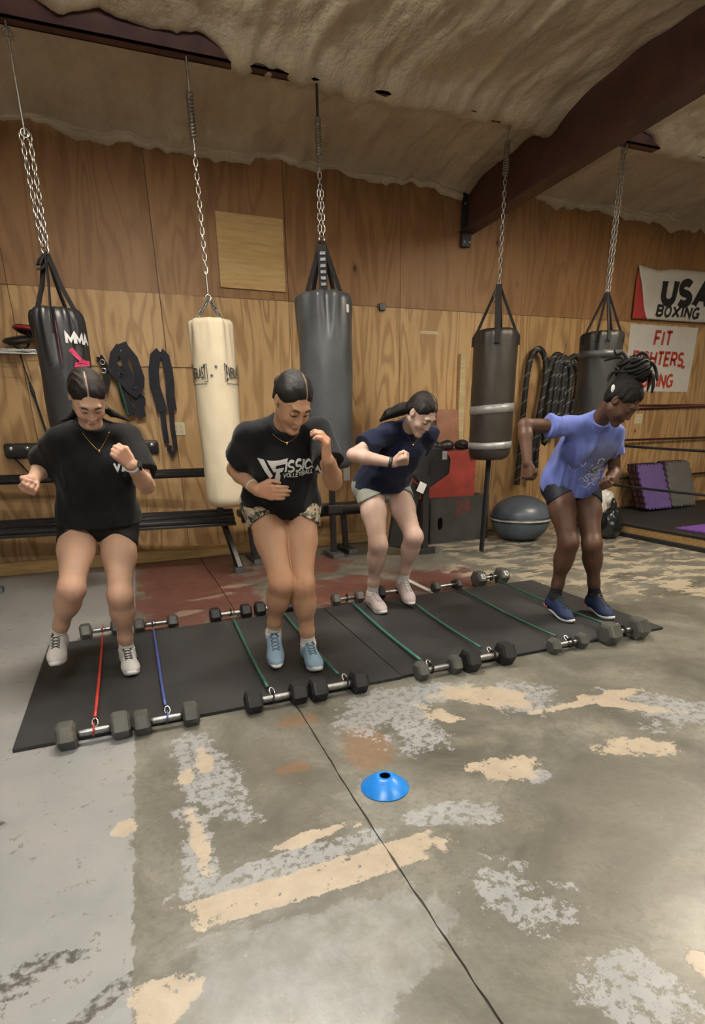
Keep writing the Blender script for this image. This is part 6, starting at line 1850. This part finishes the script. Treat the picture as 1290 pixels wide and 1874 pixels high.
def build_people():
    # --- woman 1
    sp = dict(s=1.0, seed=11, base=(-.2, 3.1, .02), label='woman in plain black shirt and black shorts with white shoes', gaze=(.07, -.62, -.78), skin=(.50, .315, .225), lip=(.40, .15, .12), brow=(.10, .06, .045),
              handR=(None, (.55, .25, .75), 'fist'), handL=((-.55, -.45, .75), (-.35, 1.0, .1), 'fist'), tee=dict(mat=M_TEE_BLACK, slv=.80, slvR=.80, slvL=.72, sw=.084, hem=.0, w=1.0, wr=.009), shorts=dict(mat=M_SPANDEX, len=.085, grow=.006, flare=.5),
              shoe=M_SHOEW, sole=M_SOLEW, lace=M_LACED, sockmat=M_SOCKW, sock=.065, liftR=1, thigh=1.03,
              hair=dict(mat=H_BROWN, part=-.004, world=[((-.13, 2.98, 1.40), (-.20, 3.05, 1.335), .022, .014), ((-.20, 3.05, 1.335), (-.255, 3.065, 1.312), .014, .004), ((-.10, 2.98, 1.40), (-.03, 3.05, 1.345), .024, .016), ((-.03, 3.05, 1.345), (.05, 3.08, 1.312), .016, .004)]))
    p = make_person(W1, sp)
    st, w = letters('V', .030, .30, .1); st2, w2 = letters('F', .030, .26, .1, .25)
    shirt_print(p, 'chest_print', refine(st), .66, .055, .010, M_WHITEINK); shirt_print(p, 'chest_print', refine(st2), .66, .085, .010, M_WHITEINK)
    necklace(p, .075); wrist_band(p, 'L', .022, .0285, M_SOLEW, 'watch', simple('watch_black', (.01, .01, .012), .25), 0.0, (.6, -.6, .3))
    # --- woman 2
    sp = dict(s=1.03, seed=23, base=(.74, 2.8, .02), label='woman in black shirt with large white chest print and camouflage shorts', gaze=(.12, -.66, -.74), skin=(.46, .265, .165), lip=(.36, .13, .10), brow=(.05, .03, .022),
              handR=((.75, -.55, -.12), (.15, 1.0, .12), 'relaxed'), handL=((-.15, -.25, 1.0), (-.85, .35, .2), 'half'), tee=dict(mat=M_TEE_CHAR, slv=.62, sw=.078, hem=.0, w=.98, wr=.009, hem_tilt=.15), shorts=dict(mat=M_CAMO, len=.08, grow=.012, flare=.35, wr=.005),
              shoe=M_SHOEB, sole=M_SOLEW, lace=simple('slate_lace', (.10, .14, .18), .8), sockmat=M_SOCKW, sock=.095, liftR=1, pitchR=.42, flush=.6,
              hair=dict(mat=H_BLACK, part=.018, rough=.0004, extra=[((0, -.10, .0), (0, -.14, -.03), .035, .03), ((0, -.14, -.03), (0, -.15, -.12), .03, .015)]))
    p = make_person(W2, sp)
    lg = []
    def poly(*q): lg.append(([Vector(v) for v in q], [(0, 1, 2, 3)]))
    poly((0, .135), (.028, .135), (.062, .060), (.048, .045)); poly((.040, .135), (.140, .135), (.128, .112), (.052, .112)); poly((.052, .112), (.080, .112), (.070, .075), (.066, .080))
    poly((.066, .095), (.118, .095), (.108, .073), (.078, .073)); poly((.078, .073), (.098, .073), (.084, .0), (.064, .022)); poly((.088, .050), (.100, .058), (.094, .018), (.084, .0))
    shirt_print(p, 'logo_print', refine(lg), .52, -.135, .005, M_WHITEINK, .03)
    st, w = letters('ISSION', .052, .22, .20, .22, 1.15); st = [([Vector((v[0]*.165/w, v[1])) for v in pts], fs) for pts, fs in st]
    shirt_print(p, 'large_lettering', refine(st), .52, -.015, .078, M_WHITEINK, .05)
    st, w = letters('VOLLEYBALL', .024, .22, .22, .18, 1.0); st = [([Vector((v[0]*.145/w, v[1])) for v in pts], fs) for pts, fs in st]
    shirt_print(p, 'small_lettering', refine(st), .52, -.024, .045, M_WHITEINK, .05)
    necklace(p, .035); wrist_band(p, 'R', .008, .0285, M_SOLEW, 'bracelet', None, .03)
    # --- woman 3
    sp = dict(s=1.03, seed=37, base=(1.65, 3.5, .02), label='woman in navy shirt and grey shorts bending with fist at chest', gaze=(.24, -.62, -.73), skin=(.52, .365, .300), lip=(.42, .18, .16), brow=(.05, .035, .03),
              handR=((.80, -.55, .22), (-.05, .7, .55), 'fist'), handL=(None, (-.8, .2, .1), 'fist'), tee=dict(mat=M_TEE_NAVY, slv=.66, sw=.080, hem=.0, w=.98, wr=.009), shorts=dict(mat=M_GREYSHORT, len=.08, grow=.010, flare=.4, wr=.004),
              shoe=M_SHOEP, sole=M_SOLEW, lace=M_LACEW, sockmat=M_SOCKW, sock=.075, liftL=1, pitchL=.40, toeR=.15, toeL=.25,
              hair=dict(mat=H_BLACK2, part=.012, world=[((1.65, 3.20, 1.375), (1.60, 3.265, 1.36), .034, .036), ((1.60, 3.265, 1.36), (1.54, 3.32, 1.335), .036, .030), ((1.54, 3.32, 1.335), (1.50, 3.345, 1.30), .028, .010)]))
    p = make_person(W3, sp)
    necklace(p, .07); wrist_band(p, 'R', .022, .0300, simple('dark_strap', (.02, .024, .028), .5), 'watch', None, 0)
    # --- woman 4
    sp = dict(s=1.0, seed=51, base=(2.72, 2.9, .02), label='woman in periwinkle blue shirt and navy shoes with hair in a bun', gaze=(.22, -.62, -.75), skin=(.085, .043, .028), lip=(.11, .045, .035), brow=(.012, .008, .007), skinmat=M_SKIN_DARK, flush=.15,
              handR=((-.05, -.15, -1.0), (1.0, .25, 0), 'fist'), handL=(None, (-.8, -.1, .5), 'fist'), tee=dict(mat=M_TEE_BLUE, slv=.52, sw=.074, hem=-.03, w=.93, wr=.015, hem_tilt=.12), shorts=dict(mat=M_SPANDEXN, len=.085, grow=.005, flare=.45),
              shoe=M_SHOEN, sole=M_SOLEW, lace=M_LACED, sockmat=M_SOCKB, sock=.075, toeR=.30, toeL=.35, heel=M_PINKHEEL, foot=1.0,
              hair=dict(mat=H_LOCS, part=None, rough=.002, vol=.002, world=[((2.64, 2.58, 1.44), (2.66, 2.558, 1.525), .062, .068)]))
    p = make_person(W4, sp)
    # bun of twisted locs
    r = random.Random(9); b = MB(); g = p['g']; bc = Vector(p['hc'])+Vector((.030, -.010, .158)); vr = Vector((.70, -.716, 0)); vu = Vector((0, 0, 1)); vd = Vector((.716, .70, 0))
    for i in range(64):
        a = r.uniform(0, 6.28); el = r.uniform(-.9, 1.4); rad = r.uniform(.050, .078); pts = []
        for k in range(9):
            aa = a+k*.26; ee = el+.3*math.sin(k*.6+a)
            pts.append(bc+vr*(rad*math.cos(aa)*math.cos(ee)*1.25)+vd*(rad*math.sin(aa)*math.cos(ee))+vu*(rad*math.sin(ee)*.95))
        b.tube(pts, [.0095*(1-.04*k) for k in range(9)], 6)
    for pl in (((-.04, .04), (-.07, .07), (-.12, .065), (-.15, .055)), ((-.03, .05), (-.06, .09), (-.09, .085), (-.105, .11)), ((.0, .06), (.03, .085), (.06, .07), (.07, .03)), ((.05, .04), (.09, .03), (.115, -.01), (.125, -.06)), ((.06, .02), (.085, -.02), (.09, -.07), (.085, -.11)), ((.06, .0), (.10, -.03), (.11, -.08), (.108, -.12)), ((-.05, -.02), (-.09, -.0), (-.11, -.02), (-.12, -.05))):
        pts = smooth_path([bc+vr*x_+vu*z_-vd*r.uniform(0, .03) for x_, z_ in pl], 4); b.tube(pts, [.0085]*(len(pts)-3)+[.007, .006, .004], 6)
    p['part']('bun', b.mesh('bun'), simple('loc_hair', (.005, .004, .004), .65, 0, .25, .4, 60, .5, 160), p['hair'])
    b = MB(); b.ball(tuple(g((-.072, -.075, .02))), (.010, .012, .022), 10); p['part']('hair_tie', b.mesh('hair_tie'), M_WHITEINK, p['hair'])
    # faded floral print
    r = random.Random(4); strips = []
    for i in range(40):
        cx, cy = r.gauss(.055, .045), r.gauss(.0, .05); a0 = r.uniform(0, 6.28); R_ = r.uniform(.008, .028)
        pts = [(cx+R_*(1+.35*math.sin(3*t_+a0))*math.cos(a0+t_), cy+R_*math.sin(a0+t_)) for t_ in [k*.42 for k in range(r.randint(5, 13))]]
        L_, Rr = ribbon(pts, r.uniform(.003, .0065)); n = len(L_); strips.append((L_+Rr, [(i_, n+i_, n+i_+1, i_+1) for i_ in range(n-1)]))
    shirt_print(p, 'floral_print', strips, .42, 0.0, .0, simple('pale_print', (.60, .61, .66), .8))
build_people()
